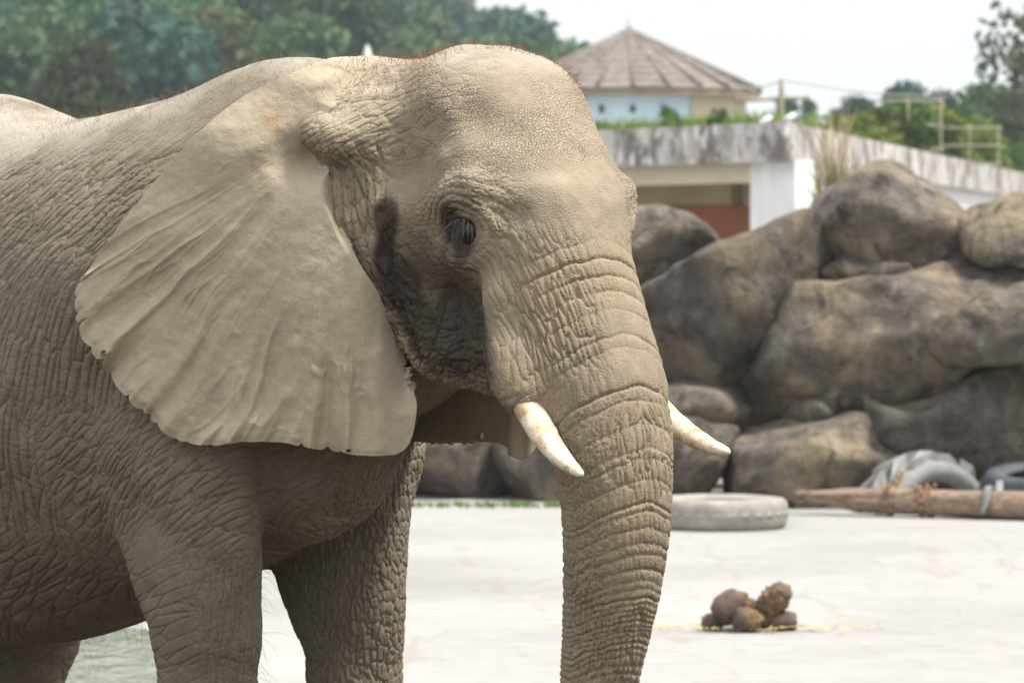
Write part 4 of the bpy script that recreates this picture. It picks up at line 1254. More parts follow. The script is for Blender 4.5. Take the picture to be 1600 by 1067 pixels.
# ================================================================== leaves
def leaf_mesh(name, centers, sizes, seed, aspect=.55, out=None):
    """Small pointed leaves (four corners each) at the given places."""
    r2 = np.random.default_rng(seed)
    n = len(centers)
    a = r2.normal(size=(n, 3)); a /= np.linalg.norm(a, axis=1, keepdims=True)
    b = r2.normal(size=(n, 3))
    if out is not None: b = b * .8 + out
    b = np.cross(a, b); b /= np.linalg.norm(b, axis=1, keepdims=True) + 1e-9
    c = np.cross(a, b)
    s = sizes[:, None]
    V = np.stack([centers - a * s, centers + b * s * aspect + c * s * .12, centers + a * s, centers - b * s * aspect + c * s * .12], 1).reshape(-1, 3)
    return mesh_np(name, V, np.arange(4 * n, dtype=np.int32).reshape(-1, 4))

def foliage_mat(name, dark, light):
    m, N, L, B = new_mat(name)
    oi = N.new('ShaderNodeObjectInfo')
    co = N.new('ShaderNodeTexCoord').outputs['Object']
    f = noise_node(N, L, co, 1.1, 4, .6)
    base = ramp_node(N, L, f, [(.3, dark), (.7, light)])
    hs = N.new('ShaderNodeHueSaturation'); L.new(base, hs.inputs['Color'])
    L.new(mathn(N, L, 'ADD', mathn(N, L, 'MULTIPLY', oi.outputs['Random'], .07), .465), hs.inputs['Hue'])
    L.new(mathn(N, L, 'ADD', mathn(N, L, 'MULTIPLY', oi.outputs['Random'], .75), .65), hs.inputs['Value'])
    L.new(hs.outputs[0], B.inputs['Base Color'])
    B.inputs['Roughness'].default_value = .6
    B.inputs['Specular IOR Level'].default_value = .2
    tr = N.new('ShaderNodeBsdfTranslucent'); L.new(hs.outputs[0], tr.inputs['Color'])
    mx = N.new('ShaderNodeMixShader'); mx.inputs[0].default_value = .25
    L.new(B.outputs[0], mx.inputs[1]); L.new(tr.outputs[0], mx.inputs[2])
    L.new(mx.outputs[0], N['Material Output'].inputs['Surface'])
    return m

def crown_points(n, R, H, lobes, seed, base=0.0):
    """Leaf places spread over lobes of a crown: radius R, height H."""
    r2 = np.random.default_rng(seed)
    C, S = [], []
    for k in range(lobes):
        a = r2.uniform(0, 2 * math.pi); t = r2.uniform(0, 1)
        rad = R * .62 * math.sqrt(r2.uniform(.02, 1)) * (1.05 - .55 * t)
        C.append((rad * math.cos(a), rad * math.sin(a), base + H * (.18 + .68 * t))); S.append(R * r2.uniform(.26, .46))
    C = np.array(C); S = np.array(S)
    k = r2.integers(0, lobes, n)
    d = r2.normal(size=(n, 3)); d /= np.linalg.norm(d, axis=1, keepdims=True)
    rr = S[k] * (.55 + .5 * r2.random(n) ** .6)
    P = C[k] + d * rr[:, None] * np.array([1, 1, .78])
    return P, d

def branches(name, mat, parent, H, R, seed, trunk_r, crown_base):
    """Tapered trunk with limbs as one mesh."""
    r2 = np.random.default_rng(seed)
    Vs, Fs = [], []
    off = 0
    def tube(pts, rad):
        nonlocal off
        me = tube_mesh('t', pts, rad, 8)
        V = get_co(me).copy()
        Fs.extend([[i + off for i in p.vertices] for p in me.polygons])
        Vs.append(V); off += len(V)
        bpy.data.meshes.remove(me)
    top = crown_base + (H - crown_base) * .75
    bend = r2.normal(size=2) * .05 * H
    z = np.linspace(0, top, 8)
    pts = np.stack([bend[0] * (z / top) ** 2, bend[1] * (z / top) ** 2, z], 1)
    tube(pts, trunk_r * (1.15 - .85 * z / top))
    for k in range(6):
        t = r2.uniform(.45, .9); a = r2.uniform(0, 6.28)
        p0 = pts[int(t * 7)]
        p2 = p0 + np.array([math.cos(a) * R * .65, math.sin(a) * R * .65, (H - p0[2]) * r2.uniform(.2, .6)])
        pm = (p0 + p2) / 2 + np.array([0, 0, -.04 * H])
        tube(spline([p0, pm, p2], 6), np.linspace(trunk_r * .45, trunk_r * .1, 6))
    me = mesh_np(name, np.concatenate(Vs), Fs)
    return me

BARK = None
def tree_kind(seed, R, H, n, leaf, lobes, crown_base=.28):
    P, d = crown_points(n, R, H * (1 - crown_base), lobes, seed, H * crown_base)
    r2 = np.random.default_rng(seed + 50)
    crown = leaf_mesh('crown', P, r2.uniform(.6, 1.3, n) * leaf, seed + 1, .55, d)
    trunk = branches('trunk', BARK, None, H, R, seed + 2, .035 * H, H * crown_base)
    return crown, trunk

def place_tree(kind, loc, scale, rot, label, group, cmat, cat='tree', name='broadleaf_tree'):
    crown, trunk = kind
    t = empty(name, tuple(loc), rot); t.scale = (scale, scale, scale)
    for nm, me, mt in (('crown', crown, cmat), ('trunk', trunk, BARK)):
        o = bpy.data.objects.new(nm, me); COL.objects.link(o); o.parent = t
        if len(me.materials) == 0: me.materials.append(mt)
        if nm == 'crown' and me.materials[0] != cmat:
            o.material_slots[0].link = 'OBJECT'; o.material_slots[0].material = cmat
    return tag(t, label, cat, group)

def build_hill():
    global BARK
    BARK = simple_mat('bark', (.06, .045, .035), (.12, .10, .08), 6, .9, .4)
    # hill terrain behind the enclosure
    xs = np.linspace(-220, 160, 90); ys = np.linspace(110, 560, 60)
    X, Y = np.meshgrid(xs, ys, indexing='ij')
    Z = hill_z(X, Y)
    P = np.stack([X, Y, Z], -1).reshape(-1, 3)
    idx = np.arange(len(P)).reshape(X.shape)
    q = np.stack([idx[:-1, :-1], idx[1:, :-1], idx[1:, 1:], idx[:-1, 1:]], -1).reshape(-1, 4)
    hm = simple_mat('hill_scrub', (.020, .035, .014), (.05, .075, .028), .25, .95, .6, .5)
    tag(link('hill', mesh_np('hill', P, q.astype(np.int32)), hm), 'wooded hillside rising behind the enclosure', 'hill', kind='structure')
    greens = [foliage_mat('foliage_deep', (.026, .062, .034), (.062, .120, .058)), foliage_mat('foliage_mid', (.042, .088, .038), (.095, .165, .062)), foliage_mat('foliage_warm', (.070, .098, .030), (.14, .165, .05)),
              foliage_mat('foliage_blue', (.026, .070, .055), (.060, .125, .09))]
    kinds = [tree_kind(500 + 10 * k, 4.3, 8.5, 3000, .36, 26, .14) for k in range(5)]
    r2 = np.random.default_rng(21)
    labels = ['deep green broadleaf tree on the wooded hill', 'mid green broadleaf tree on the wooded hill', 'yellowish green broadleaf tree on the wooded hill', 'bluish green broadleaf tree on the wooded hill']
    where = {}
    Yb = 160.0
    while Yb < 345:
        x, x1 = at(-420, 400, Yb)[0], at(930, 400, Yb)[0]
        x += r2.uniform(0, 5)
        while x < x1:
            y = Yb + r2.uniform(-4, 4)
            sc = r2.uniform(.62, 1.15)
            z = float(hill_z([x], [y])[0])
            px_, py_ = to_px(np.array([[x, y, z + 8.0 * sc]]))
            lim = np.interp(px_[0], [690, 715, 760, 800, 850, 880, 915, 960], [-900, 8, 22, 4, 26, 48, 72, 130])
            if py_[0] > lim and py_[0] < 330 - 0 * px_[0]:
                k = int(r2.integers(0, 4))
                place_tree(kinds[int(r2.integers(0, 5))], (x, y, z - .4), sc, r2.uniform(0, 6.28), labels[k], 'trees covering the hill', greens[k])
            x += 6.2 * r2.uniform(.75, 1.25)
        Yb += 9.0
    # rounded tree standing in front of the wood
    c = at(125, 176, 140)
    kd = tree_kind(900, 3.3, 5.6, 4200, .22, 34, .12)
    place_tree(kd, (c[0], 140, c[2] - 2.2), .86, 0, 'rounded dark olive tree standing out before the hillside, above the elephant back', None, foliage_mat('foliage_olive', (.026, .046, .013), (.060, .088, .025)))
    return greens, kinds

def hill_z(X, Y):
    X = np.asarray(X, float); Y = np.asarray(Y, float)
    rise = np.clip((Y - 125) / 205, 0, 1)
    px = 800 + FPX * X / np.maximum(Y, 1)
    crest = np.interp(px, [-1e4, 600, 700, 800, 915, 1000, 1150, 3000], [24, 22.5, 17.5, 16, 11.5, 7.0, 2.0, 0.5])
    return -1.0 + (crest + 1) * rise
# ================================================================== building with roof garden
def prism(name, foot, z0, z1, mat, parent=None, smooth=False):
    """Upright prism over a footprint [(x, y), ...]."""
    n = len(foot)
    V = [(x, y, z0) for x, y in foot] + [(x, y, z1) for x, y in foot]
    F = [list(range(n))[::-1], list(range(n, 2 * n))] + [[i, (i + 1) % n, n + (i + 1) % n, n + i] for i in range(n)]
    me = mesh_np(name, V, F)
    bm = bmesh.new(); bm.from_mesh(me); bmesh.ops.recalc_face_normals(bm, faces=bm.faces); bm.to_mesh(me); bm.free()
    return link(name, me, mat, parent, smooth)

def strip(a, b, d0, d1):
    """Footprint of a wall from a to b between offsets d0 and d1 on its left side."""
    a, b = np.array(a[:2], float), np.array(b[:2], float)
    t = (b - a) / np.linalg.norm(b - a); nrm = np.array([-t[1], t[0]])
    return [tuple(a + nrm * d0), tuple(b + nrm * d0), tuple(b + nrm * d1), tuple(a + nrm * d1)]

def stained_concrete():
    m, N, L, B = new_mat('stained_concrete')
    co = N.new('ShaderNodeTexCoord').outputs['Object']
    mp = N.new('ShaderNodeMapping'); mp.inputs['Scale'].default_value = (.8, .8, .45); L.new(co, mp.inputs[0])
    s1 = noise_node(N, L, mp.outputs[0], 2.6, 5, .65)
    s2 = noise_node(N, L, co, 1.3, 6, .65)
    base = ramp_node(N, L, s2, [(.3, (.30, .285, .265)), (.65, (.50, .48, .45))])
    base = mix_node(N, L, ramp_node(N, L, s1, [(.44, (0, 0, 0)), (.56, (.95, .95, .95))]), base, (.125, .105, .09))
    s3 = noise_node(N, L, mp.outputs[0], 6.0, 4, .6)
    base = mix_node(N, L, ramp_node(N, L, s3, [(.54, (0, 0, 0)), (.64, (.9, .9, .9))]), base, (.62, .605, .58))
    L.new(base, B.inputs['Base Color']); B.inputs['Roughness'].default_value = .9
    L.new(bump_node(N, L, s2, .4, .03), B.inputs['Normal'])
    return m

def build_building(greens):
    conc = stained_concrete()
    white = simple_mat('white_plaster', (.62, .62, .61), (.72, .72, .71), 1.5, .85, .1)
    cream = simple_mat('cream_plaster', (.46, .41, .28), (.54, .49, .36), 1.5, .85, .1)
    tanm = simple_mat('tan_wall', (.30, .23, .11), (.38, .30, .16), 1.2, .85, .1)
    red = simple_mat('red_brown_panel', (.20, .055, .018), (.29, .09, .03), 1.2, .7, .1)
    A = at(1228, 190, 60.0)                               # corner of the roof slab
    zt = A[2]
    hgt = .62
    L_ = at(900, 206, 64.9); L2 = A + (L_ - A) * 1.9
    R_ = at(1600, 271, 97.0); R2 = A + (R_ - A) * 1.25
    b = empty('terrace_building', (float(A[0]), float(A[1]) + 2, 0))
    tag(b, 'low white and cream terrace building with a stained concrete roof slab', 'building')
    # roof slab: two wings, band proud of the walls, its panels with open joints
    def band(p, q, n, sgn):
        for k in range(n):
            s, e = p + (q - p) * (k / n), p + (q - p) * ((k + 1) / n)
            ln = np.linalg.norm((e - s)[:2]); g = .012 / ln
            prism('parapet_panel', strip(s + (e - s) * g, e - (e - s) * g, sgn * 0.0, sgn * .18), zt - hgt, zt + .0015 * (k % 2), conc, b)
    band(L2, A, 5, 1)
    band(A, R2, 14, 1)
    inner = [tuple((A + np.array([-.05, .35, 0]))[:2]), tuple((R2 + np.array([-.2, .3, 0]))[:2]), tuple((R2 + np.array([-14, 3, 0]))[:2]), tuple((L2 + np.array([0, 10, 0]))[:2]), tuple((L2 + np.array([.05, .3, 0]))[:2])]
    prism('roof_slab', inner, zt - hgt + .08, zt - .12, conc, b)
    # left wing under the slab: lintel, open bay with tan wall and red panel, white end wall
    def seg(s, e, d0, d1, z0, z1, m, nm):
        p, q = A + (L2 - A) * s, A + (L2 - A) * e
        return prism(nm, strip(q, p, d0, d1), z0, z1, m, b)
    zb = zt - hgt
    z = lambda py: at(1100, py, 62)[2]
    seg(.11, 1.0, .25, .55, z(287), zb + .02, cream, 'lintel')
    seg(.13, 1.0, 1.6, 1.8, z(318), z(286) + .1, tanm, 'back_wall')
    seg(.13, 1.0, 1.55, 1.78, -.5, z(319), red, 'door_panel')
    seg(.30, .32, 1.4, 1.58, z(318), z(286) + .1, tanm, 'mullion')
    seg(.005, .11, .22, .60, -.5, zb + .03, white, 'end_wall')
    # right wing wall
    w0, w1 = A + (R2 - A) * .012, A + (R2 - A) * 1.0
    prism('side_wall', strip(w0, w1, .20, .45), -.5, zb + .03, white, b)
    for k in range(4):
        s = .055 + .2 * k
        p, q = A + (R2 - A) * s, A + (R2 - A) * (s + .05)
        prism('door_panel', strip(p, q, .14, .21), -.5, z(322), red, b)
    # pavilion with a ribbed conical roof, on the terrace behind
    Yp = 98.0
    ap = at(983, 50, Yp); ev = at(983, 146, Yp)
    Rr = 208 / FPX * Yp
    pv = empty('round_pavilion', (float(ap[0]), Yp, 0))
    tag(pv, 'round pale blue pavilion with a brown conical shingled roof and finial', 'pavilion')
    shing = simple_mat('weathered_shingle', (.125, .102, .088), (.245, .215, .192), 3.0, .9, .5, .03)
    blue = simple_mat('pale_blue_wall', (.44, .59, .67), (.52, .66, .73), .8, .85, .05)
    nseg, rows = 24, 9
    for s in range(nseg):                                  # roof as separate shingle strips, courses stepped
        V, F = [], []
        a0, a1 = 2 * math.pi * s / nseg + .006, 2 * math.pi * (s + 1) / nseg - .006
        for k in range(rows):
            t0, t1 = k / rows, (k + 1) / rows
            def pt(t, a, up):
                rr_ = Rr * (t ** .93); zz = ap[2] + (ev[2] - ap[2]) * (t ** 1.03)
                return (ap[0] + rr_ * math.sin(a), Yp + rr_ * math.cos(a), zz + up)
            lift = .018 + .012 * ((s * 7 + k * 3) % 3)
            i = len(V)
            V += [pt(t0, a0, 0), pt(t0, a1, 0), pt(t1, a1, lift), pt(t1, a0, lift), pt(t1, a1, 0), pt(t1, a0, 0)]
            F += [(i, i + 1, i + 2, i + 3), (i + 3, i + 2, i + 4, i + 5)]
        link('shingle_strip', mesh_np('shingle_strip', V, F), shing, pv, False)
    for s in range(nseg):                                  # ridge battens
        a = 2 * math.pi * s / nseg
        C = [(ap[0] + Rr * t * math.sin(a), Yp + Rr * t * math.cos(a), ap[2] + (ev[2] - ap[2]) * t + .07) for t in (.02, .5, 1.0)]
        link('batten', tube_mesh('batten', C, [.05, .05, .05], 6), shing, pv)
    ring = [(ap[0] + (Rr * .985) * math.sin(2 * math.pi * k / 48), Yp + (Rr * .985) * math.cos(2 * math.pi * k / 48)) for k in range(48)]
    prism('eave', ring, ev[2] - .16, ev[2] + .02, simple_mat('eave_wood', (.20, .15, .10), (.30, .24, .17), 2, .9, .1), pv)
    wr = Rr * .86
    wall = [(ap[0] + wr * math.sin(2 * math.pi * k / 40), Yp + wr * math.cos(2 * math.pi * k / 40)) for k in range(40)]
    prism('wall', wall, .5, ev[2] - .1, blue, pv)
    cwall = [(ap[0] + (wr + .06) * math.sin(a), Yp + (wr + .06) * math.cos(a)) for a in np.linspace(math.radians(96), math.radians(150), 12)]
    cw2 = [(ap[0] + (wr + .005) * math.sin(a), Yp + (wr + .005) * math.cos(a)) for a in np.linspace(math.radians(150), math.radians(96), 12)]
    prism('cream_panel', cwall + cw2, .5, ev[2] - .12, cream, pv)
    dk = simple_mat('dark_glass', (.02, .025, .03), (.035, .04, .05), 2, .3, 0)
    frm = simple_mat('window_frame', (.55, .6, .62), (.62, .66, .68), 2, .7, 0)
    for deg in (247, 228, 211, 195, 180, 165):
        a = math.radians(deg)
        def wp(w, z0, z1, m, nm, o0, o1, par):
            ft = [(ap[0] + (wr + o) * math.sin(a + s_ * w), Yp + (wr + o) * math.cos(a + s_ * w)) for o, s_ in ((o0, -1), (o0, 1), (o1, 1), (o1, -1))]
            return prism(nm, ft, z0, z1, m, par)
        zw = at(983, 179, Yp)[2]
        f_ = wp(.028, zw - .22, zw + .16, blue, 'window', -.02, .05, pv)
        wp(.020, zw - .08, zw + .12, dk, 'pane', .02, .062, f_)
    fin = tube_mesh('finial', [(ap[0], Yp, ap[2] - .2), (ap[0], Yp, ap[2] + .25), (ap[0], Yp, ap[2] + 1.0)], [.10, .05, .012], 8)
    link('finial', fin, frm, pv)
    return A, L2, R2, zt

def shrub_kind(seed, R, n, leaf):
    P, d = crown_points(n, R, R * 1.6, 12, seed, 0.0)
    r2 = np.random.default_rng(seed + 50)
    crown = leaf_mesh('foliage', P, r2.uniform(.6, 1.3, n) * leaf, seed + 1, .5, d)
    Vs, Fs, off = [], [], 0
    for k in range(5):
        a = r2.uniform(0, 6.28)
        me = tube_mesh('t', spline([(0, 0, -.3 * R), (.2 * R * math.cos(a), .2 * R * math.sin(a), .4 * R), (.5 * R * math.cos(a), .5 * R * math.sin(a), 1.0 * R)], 5), np.linspace(.05, .015, 5) * R, 6)
        Vs.append(get_co(me).copy()); Fs += [[i + off for i in p.vertices] for p in me.polygons]; off += len(Vs[-1]); bpy.data.meshes.remove(me)
    return crown, mesh_np('stem', np.concatenate(Vs), Fs)

def place_shrub(kind, loc, sc, rot, label, group, mat):
    t = empty('shrub', tuple(loc), rot); t.scale = (sc, sc, sc)
    for nm, me, mt in (('foliage', kind[0], mat), ('stem', kind[1], BARK)):
        o = bpy.data.objects.new(nm, me); COL.objects.link(o); o.parent = t
        if len(me.materials) == 0: me.materials.append(mt)
        if me.materials[0] != mt:
            o.material_slots[0].link = 'OBJECT'; o.material_slots[0].material = mt
    return tag(t, label, 'shrub', group)

def grass_blades(n, area, hmin, hmax, seed, spread=.35, w=.012):
    """Upright curved blades scattered by area(k) -> (x, y, z)."""
    r2 = np.random.default_rng(seed)
    V, F = [], []
    for k in range(n):
        p = np.array(area(r2)); h = r2.uniform(hmin, hmax); a = r2.uniform(0, 6.28); b = r2.uniform(0, 6.28)
        d = np.array([math.cos(a), math.sin(a), 0]) * spread * h * r2.random(); s = np.array([math.cos(b), math.sin(b), 0]) * w
        m = p + d * .35 + np.array([0, 0, h * .6]); t = p + d + np.array([0, 0, h])
        i = len(V)
        V += [p - s, p + s, m + s * .7, m - s * .7, t]
        F += [(i, i + 1, i + 2, i + 3), (i + 3, i + 2, i + 4)]
    return mesh_np('grass', V, F)

def build_terrace_plants(A, L2, R2, zt, greens, kinds):
    lime = foliage_mat('foliage_lime', (.11, .17, .02), (.22, .28, .05))
    leafg = foliage_mat('foliage_fresh', (.04, .09, .02), (.09, .16, .035))
    yel = foliage_mat('foliage_yellow', (.09, .11, .02), (.16, .17, .035))
    sk = [shrub_kind(700 + k * 7, .6, 700, .075) for k in range(4)]
    r2 = np.random.default_rng(33)
    # grass strip along the left wing of the terrace
    def ga(r):
        t = r.uniform(.0, .95); p = A + (L2 - A) * t
        return (p[0], p[1] + r.uniform(.35, 2.0), zt - .15)
    tag(link('grass', grass_blades(2600, ga, .12, .42, 41, .5, .02), lime, None, False), 'lush bright grass growing along the terrace edge', 'grass', kind='stuff')
    for t, d, s in ((.05, .8, .35), (.16, .6, .55), (.27, 1.0, .62), (.45, .7, .42), (.62, .9, .5), (.78, .8, .5)):
        p = A + (L2 - A) * t
        place_shrub(sk[int(r2.integers(0, 4))], (p[0], p[1] + d, zt - .2), s * .9, r2.uniform(0, 6), 'small round green shrub in the terrace grass before the pavilion', 'shrubs before the pavilion', leafg)
    # shrubs and climbers along the right wing
    mats = [leafg, lime, yel, leafg]
    for k in range(30):
        t = .03 + .95 * k / 30 + r2.uniform(-.01, .01)
        p = A + (R2 - A) * t
        place_shrub(sk[int(r2.integers(0, 4))], (p[0] - r2.uniform(.3, 1.6), p[1] + r2.uniform(.3, 1.5), zt - .25), r2.uniform(.7, 1.15) * np.interp(t, [0, .12, .25, .5, 1], [.3, .45, 1.0, 1.5, 1.6]), r2.uniform(0, 6), 'leafy shrub planted along the receding terrace edge', 'shrubs along the receding terrace edge', mats[int(r2.integers(0, 4))])
    def gb(r):
        t = r.uniform(.02, 1.0); p = A + (R2 - A) * t
        return (p[0] - r.uniform(.2, 1.2), p[1] + r.uniform(.2, 1.0), zt - .2)
    tag(link('grass', grass_blades(2600, gb, .15, .5, 43, .5, .02), lime, None, False), 'bright grass and creepers along the receding terrace edge', 'grass', kind='stuff')
    # bamboo trellis frames
    bam = simple_mat('bamboo', (.27, .24, .17), (.36, .33, .25), 6, .7, .1)
    def pole(p, q, r, nm, par):
        return link(nm, tube_mesh(nm, spline([p, (np.array(p) + np.array(q)) / 2, q], 5), [r] * 5, 8), bam, par)
    for j, (x0, x1, ytop, ybot, Y) in enumerate(((1470, 1560, 200, 268, 84.0), (1368, 1470, 158, 245, 80.0))):
        t = empty('bamboo_trellis', tuple(at((x0 + x1) / 2, ybot, Y)))
        tag(t, ['square bamboo trellis frame standing at the low end of the terrace', 'wide bamboo trellis frame standing among the terrace shrubs'][j], 'trellis')
        for x in np.linspace(x0, x1, 3): pole(at(x, ybot + 6, Y), at(x, ytop - 3, Y), .024, 'post', t)
        for y in np.linspace(ytop, ybot - 12, 3): pole(at(x0 - 5, y, Y - .08), at(x1 + 5, y, Y - .045), .020, 'rail', t)
    # pole with a crossbar and wires
    t = empty('utility_pole', tuple(at(1221, 195, 63)))
    tag(t, 'thin post with crossbar and sagging wires above the terrace corner', 'pole')
    pole(at(1221, 200, 63), at(1221, 124, 63), .045, 'post', t)
    pole(at(1150, 158, 63.05), at(1265, 152, 63.05), .03, 'rail', t)
    wm = simple_mat('wire', (.22, .22, .22), (.3, .3, .3), 2, .6, 0)
    for y0, y1, x1 in ((126, 152, 1480), (128, 134, 1150)):
        C = spline([at(1221, y0, 62.95), at((1221 + x1) / 2, (y0 + y1) / 2 + 6, 66), at(x1, y1, 70)], 14)
        link('wire', tube_mesh('wire', C, [.012] * 14, 5), wm, t)
    # white spot lamps on the corner
    lm = simple_mat('lamp_white', (.75, .76, .78), (.82, .83, .84), 2, .5, 0)
    for x, y in ((1197, 188), (1234, 184)):
        c = at(x, y, 60.2)
        e = empty('spot_lamp', (c[0], c[1], zt))
        tag(e, 'small white spot lamp on the roof slab corner', 'lamp', 'lamps on the slab corner')
        link('head', tube_mesh('head', [c + np.array([-.10, 0, -.04]), c + np.array([0, 0, 0]), c + np.array([.09, 0, .05])], [.03, .05, .035], 12), lm, e)
        link('bracket', tube_mesh('bracket', [(c[0], c[1], zt - .03), (c[0], c[1], c[2] - .03)], [.02, .02], 8), lm, e)
    # trees beyond the terrace on the right
    tk = [tree_kind(800 + 10 * k, 3.0, 6.5, 1900, .24, 20, .25) for k in range(3)]
    airy = tree_kind(860, 3.4, 9.0, 1100, .22, 22, .2)
    spots = [(1415, 126, 150, .55, 3, 'bushy tree with a spreading top beyond the bamboo trellis'), (1480, 142, 155, .55, 3, 'low tree beyond the terrace beside the spreading tree'), (1545, 128, 135, .75, 1, 'dense green tree at the end of the terrace'),
             (1330, 150, 160, .5, 3, 'low distant tree seen over the middle of the terrace'), (1228, 150, 150, .26, 0, 'dark small tree peeping over beside the pavilion eave'), (1262, 158, 150, .2, 0, 'dark low bushy tree beyond the post with wires'), (1620, 120, 130, .95, 0, 'dark tree at the end of the terrace, partly cut off')]
    for x, ytop, Y, s, g, lab in spots:
        c = at(x, ytop, Y)
        place_tree(tk[int(r2.integers(0, 3))], (c[0], Y, c[2] - 6.3 * s), s, r2.uniform(0, 6), lab, None, greens[g])
    c = at(1602, 10, 112)
    place_tree(airy, (c[0], 112, c[2] - 8.6 * .95), .95, 1.0, 'tall airy pale green tree rising at the end of the terrace', None, foliage_mat('foliage_airy', (.05, .09, .045), (.10, .15, .075)), name='airy_tree')
    # far white pinnacle above the crown of the elephant's head
    w = simple_mat('pinnacle_white', (.66, .66, .64), (.75, .75, .73), 1, .8, 0)
    c = at(574, 110, 120)
    e = empty('white_pinnacle', tuple(c)); tag(e, 'white pointed stone pinnacle far behind the elephant neck', 'pinnacle')
    C = [c + np.array([0, 0, z * .8]) for z in (-3, .0, .25, .28, .55, .58, .9, 1.0)]
    C[0] = np.array([c[0], c[1], -.5])
    link('shaft', tube_mesh('shaft', C[:5], [.45, .26, .24, .20, .16], 8), w, e, False)
    link('spire', tube_mesh('spire', C[4:], [.12, .14, .05, .01], 8), w, e, False)
# ================================================================== things on the ground
def tyre(name, label, center, R, W, tilt_axis, tilt, mat, lugs=28, lug_h=.018, hole=.58, chevron=.5, rz=0.0, group=None):
    """Tyre with body and separate tread blocks; axis along z before tilting."""
    M = Matrix.Translation(Vector(center)) @ Matrix.Rotation(tilt, 4, Vector(tilt_axis)) @ Matrix.Rotation(rz, 4, 'Z')
    root = empty(name, center); tag(root, label, 'tyre', group)
    prof = []
    r0 = R * hole; h = W / 2
    for x, z in ((r0, h * .62), (r0 + .03, h * .80), (R * .80, h * 1.0), (R * .93, h * .93), (R * .985, h * .74), (R, h * .4), (R * 1.003, 0)):
        prof.append((x, z))
    prof = prof + [(x, -z) for x, z in prof[-2::-1]]
    prof += [(r0 + .035, -h * .5), (R * .80, -h * .8), (R * .90, 0), (R * .80, h * .8), (r0 + .035, h * .5)]
    n, m = 72, len(prof)
    V = []
    for i in range(n):
        a = 2 * math.pi * i / n
        w = 1 + .006 * math.sin(3 * a + 1) + .004 * math.sin(7 * a)
        V += [M @ Vector((x * w * math.cos(a), x * w * math.sin(a), z)) for x, z in prof]
    F = [(i * m + j, ((i + 1) % n) * m + j, ((i + 1) % n) * m + (j + 1) % m, i * m + (j + 1) % m) for i in range(n) for j in range(m)]
    me = mesh_np('tyre_body', [tuple(v) for v in V], F)
    bm = bmesh.new(); bm.from_mesh(me); bmesh.ops.recalc_face_normals(bm, faces=bm.faces); bm.to_mesh(me); bm.free()
    link('carcass', me, mat, root)
    # one tread block, shared by all copies
    da = 2 * math.pi / lugs
    V = []
    for rr in (R * .97, R + lug_h):
        k = 0 if rr < R else 1
        for a, z in ((-.24 * da, 0.02 * h), (.24 * da, 0.02 * h), ((.30 + chevron) * da, h * .80), ((-.22 + chevron) * da, h * .80)):
            rz_ = rr - (.05 * R if z > .5 * h else 0) * 1.0
            V.append((rz_ * math.cos(a), rz_ * math.sin(a), z))
    F = [(3, 2, 1, 0), (4, 5, 6, 7), (0, 1, 5, 4), (1, 2, 6, 5), (2, 3, 7, 6), (3, 0, 4, 7)]
    up = mesh_np('tread_block', V, F)
    dn = mesh_np('tread_block', [(x, y, -z) for x, y, z in V], [f[::-1] for f in F])
    for me_, ph in ((up, 0), (dn, .5)):
        me_.materials.append(mat)
        for k in range(lugs):
            o = bpy.data.objects.new('tread_block', me_); COL.objects.link(o)
            o.parent = root
            o.matrix_parent_inverse = parent_matrix(root).inverted()
            o.matrix_basis = M @ Matrix.Rotation((k + ph) * da, 4, 'Z')
    return root

def dung(name_label, px, py, Y, rad, length, yaw, pitch, seed, mat_o, mat_i, zmin=True):
    """One bolus: a barrel with a smooth crust and a torn fibrous end."""
    seg, rings = 36, 22
    t = np.linspace(-1, 1, rings)
    V = []
    for k in t:
        rr = rad * (1 - .30 * abs(k) ** 3.0)
        for j in range(seg):
            a = 2 * math.pi * j / seg
            V.append((k * length / 2, rr * math.cos(a), rr * math.sin(a)))
    V += [(-length / 2 * 1.04, 0, 0), (length / 2 * 1.0, 0, 0)]
    V = np.array(V)
    F = [(i * seg + j, i * seg + (j + 1) % seg, (i + 1) * seg + (j + 1) % seg, (i + 1) * seg + j) for i in range(rings - 1) for j in range(seg)]
    n = rings * seg
    F += [(n, (j + 1) % seg, j) for j in range(seg)] + [(n + 1, (rings - 1) * seg + j, (rings - 1) * seg + (j + 1) % seg) for j in range(seg)]
    Q = V / rad
    crust = sstep(.75, .35, V[:, 0] / (length / 2) + .45 * vnoise(Q, 1.6, seed, 2) - mat_i)
    d = .10 * vnoise(Q, 1.2, seed + 1, 2) + (1 - crust) * (.38 * vnoise(Q, 3.0, seed + 2, 3) - .10)
    nv = V / (np.linalg.norm(V, axis=1, keepdims=True) + 1e-6)
    V = V + nv * (d * rad)[:, None]
    Mx = np.array(Matrix.Rotation(yaw, 3, 'Z') @ Matrix.Rotation(pitch, 3, 'Y'))
    V = V @ Mx.T
    c = at(px, py, Y)
    if zmin: c[2] = -V[:, 2].min() - .012
    me = mesh_np('dung_ball', V + c, F)
    set_attr(me, 'crust', crust)
    o = link('dung_ball', me, mat_o)
    return tag(o, name_label, 'dung', None)

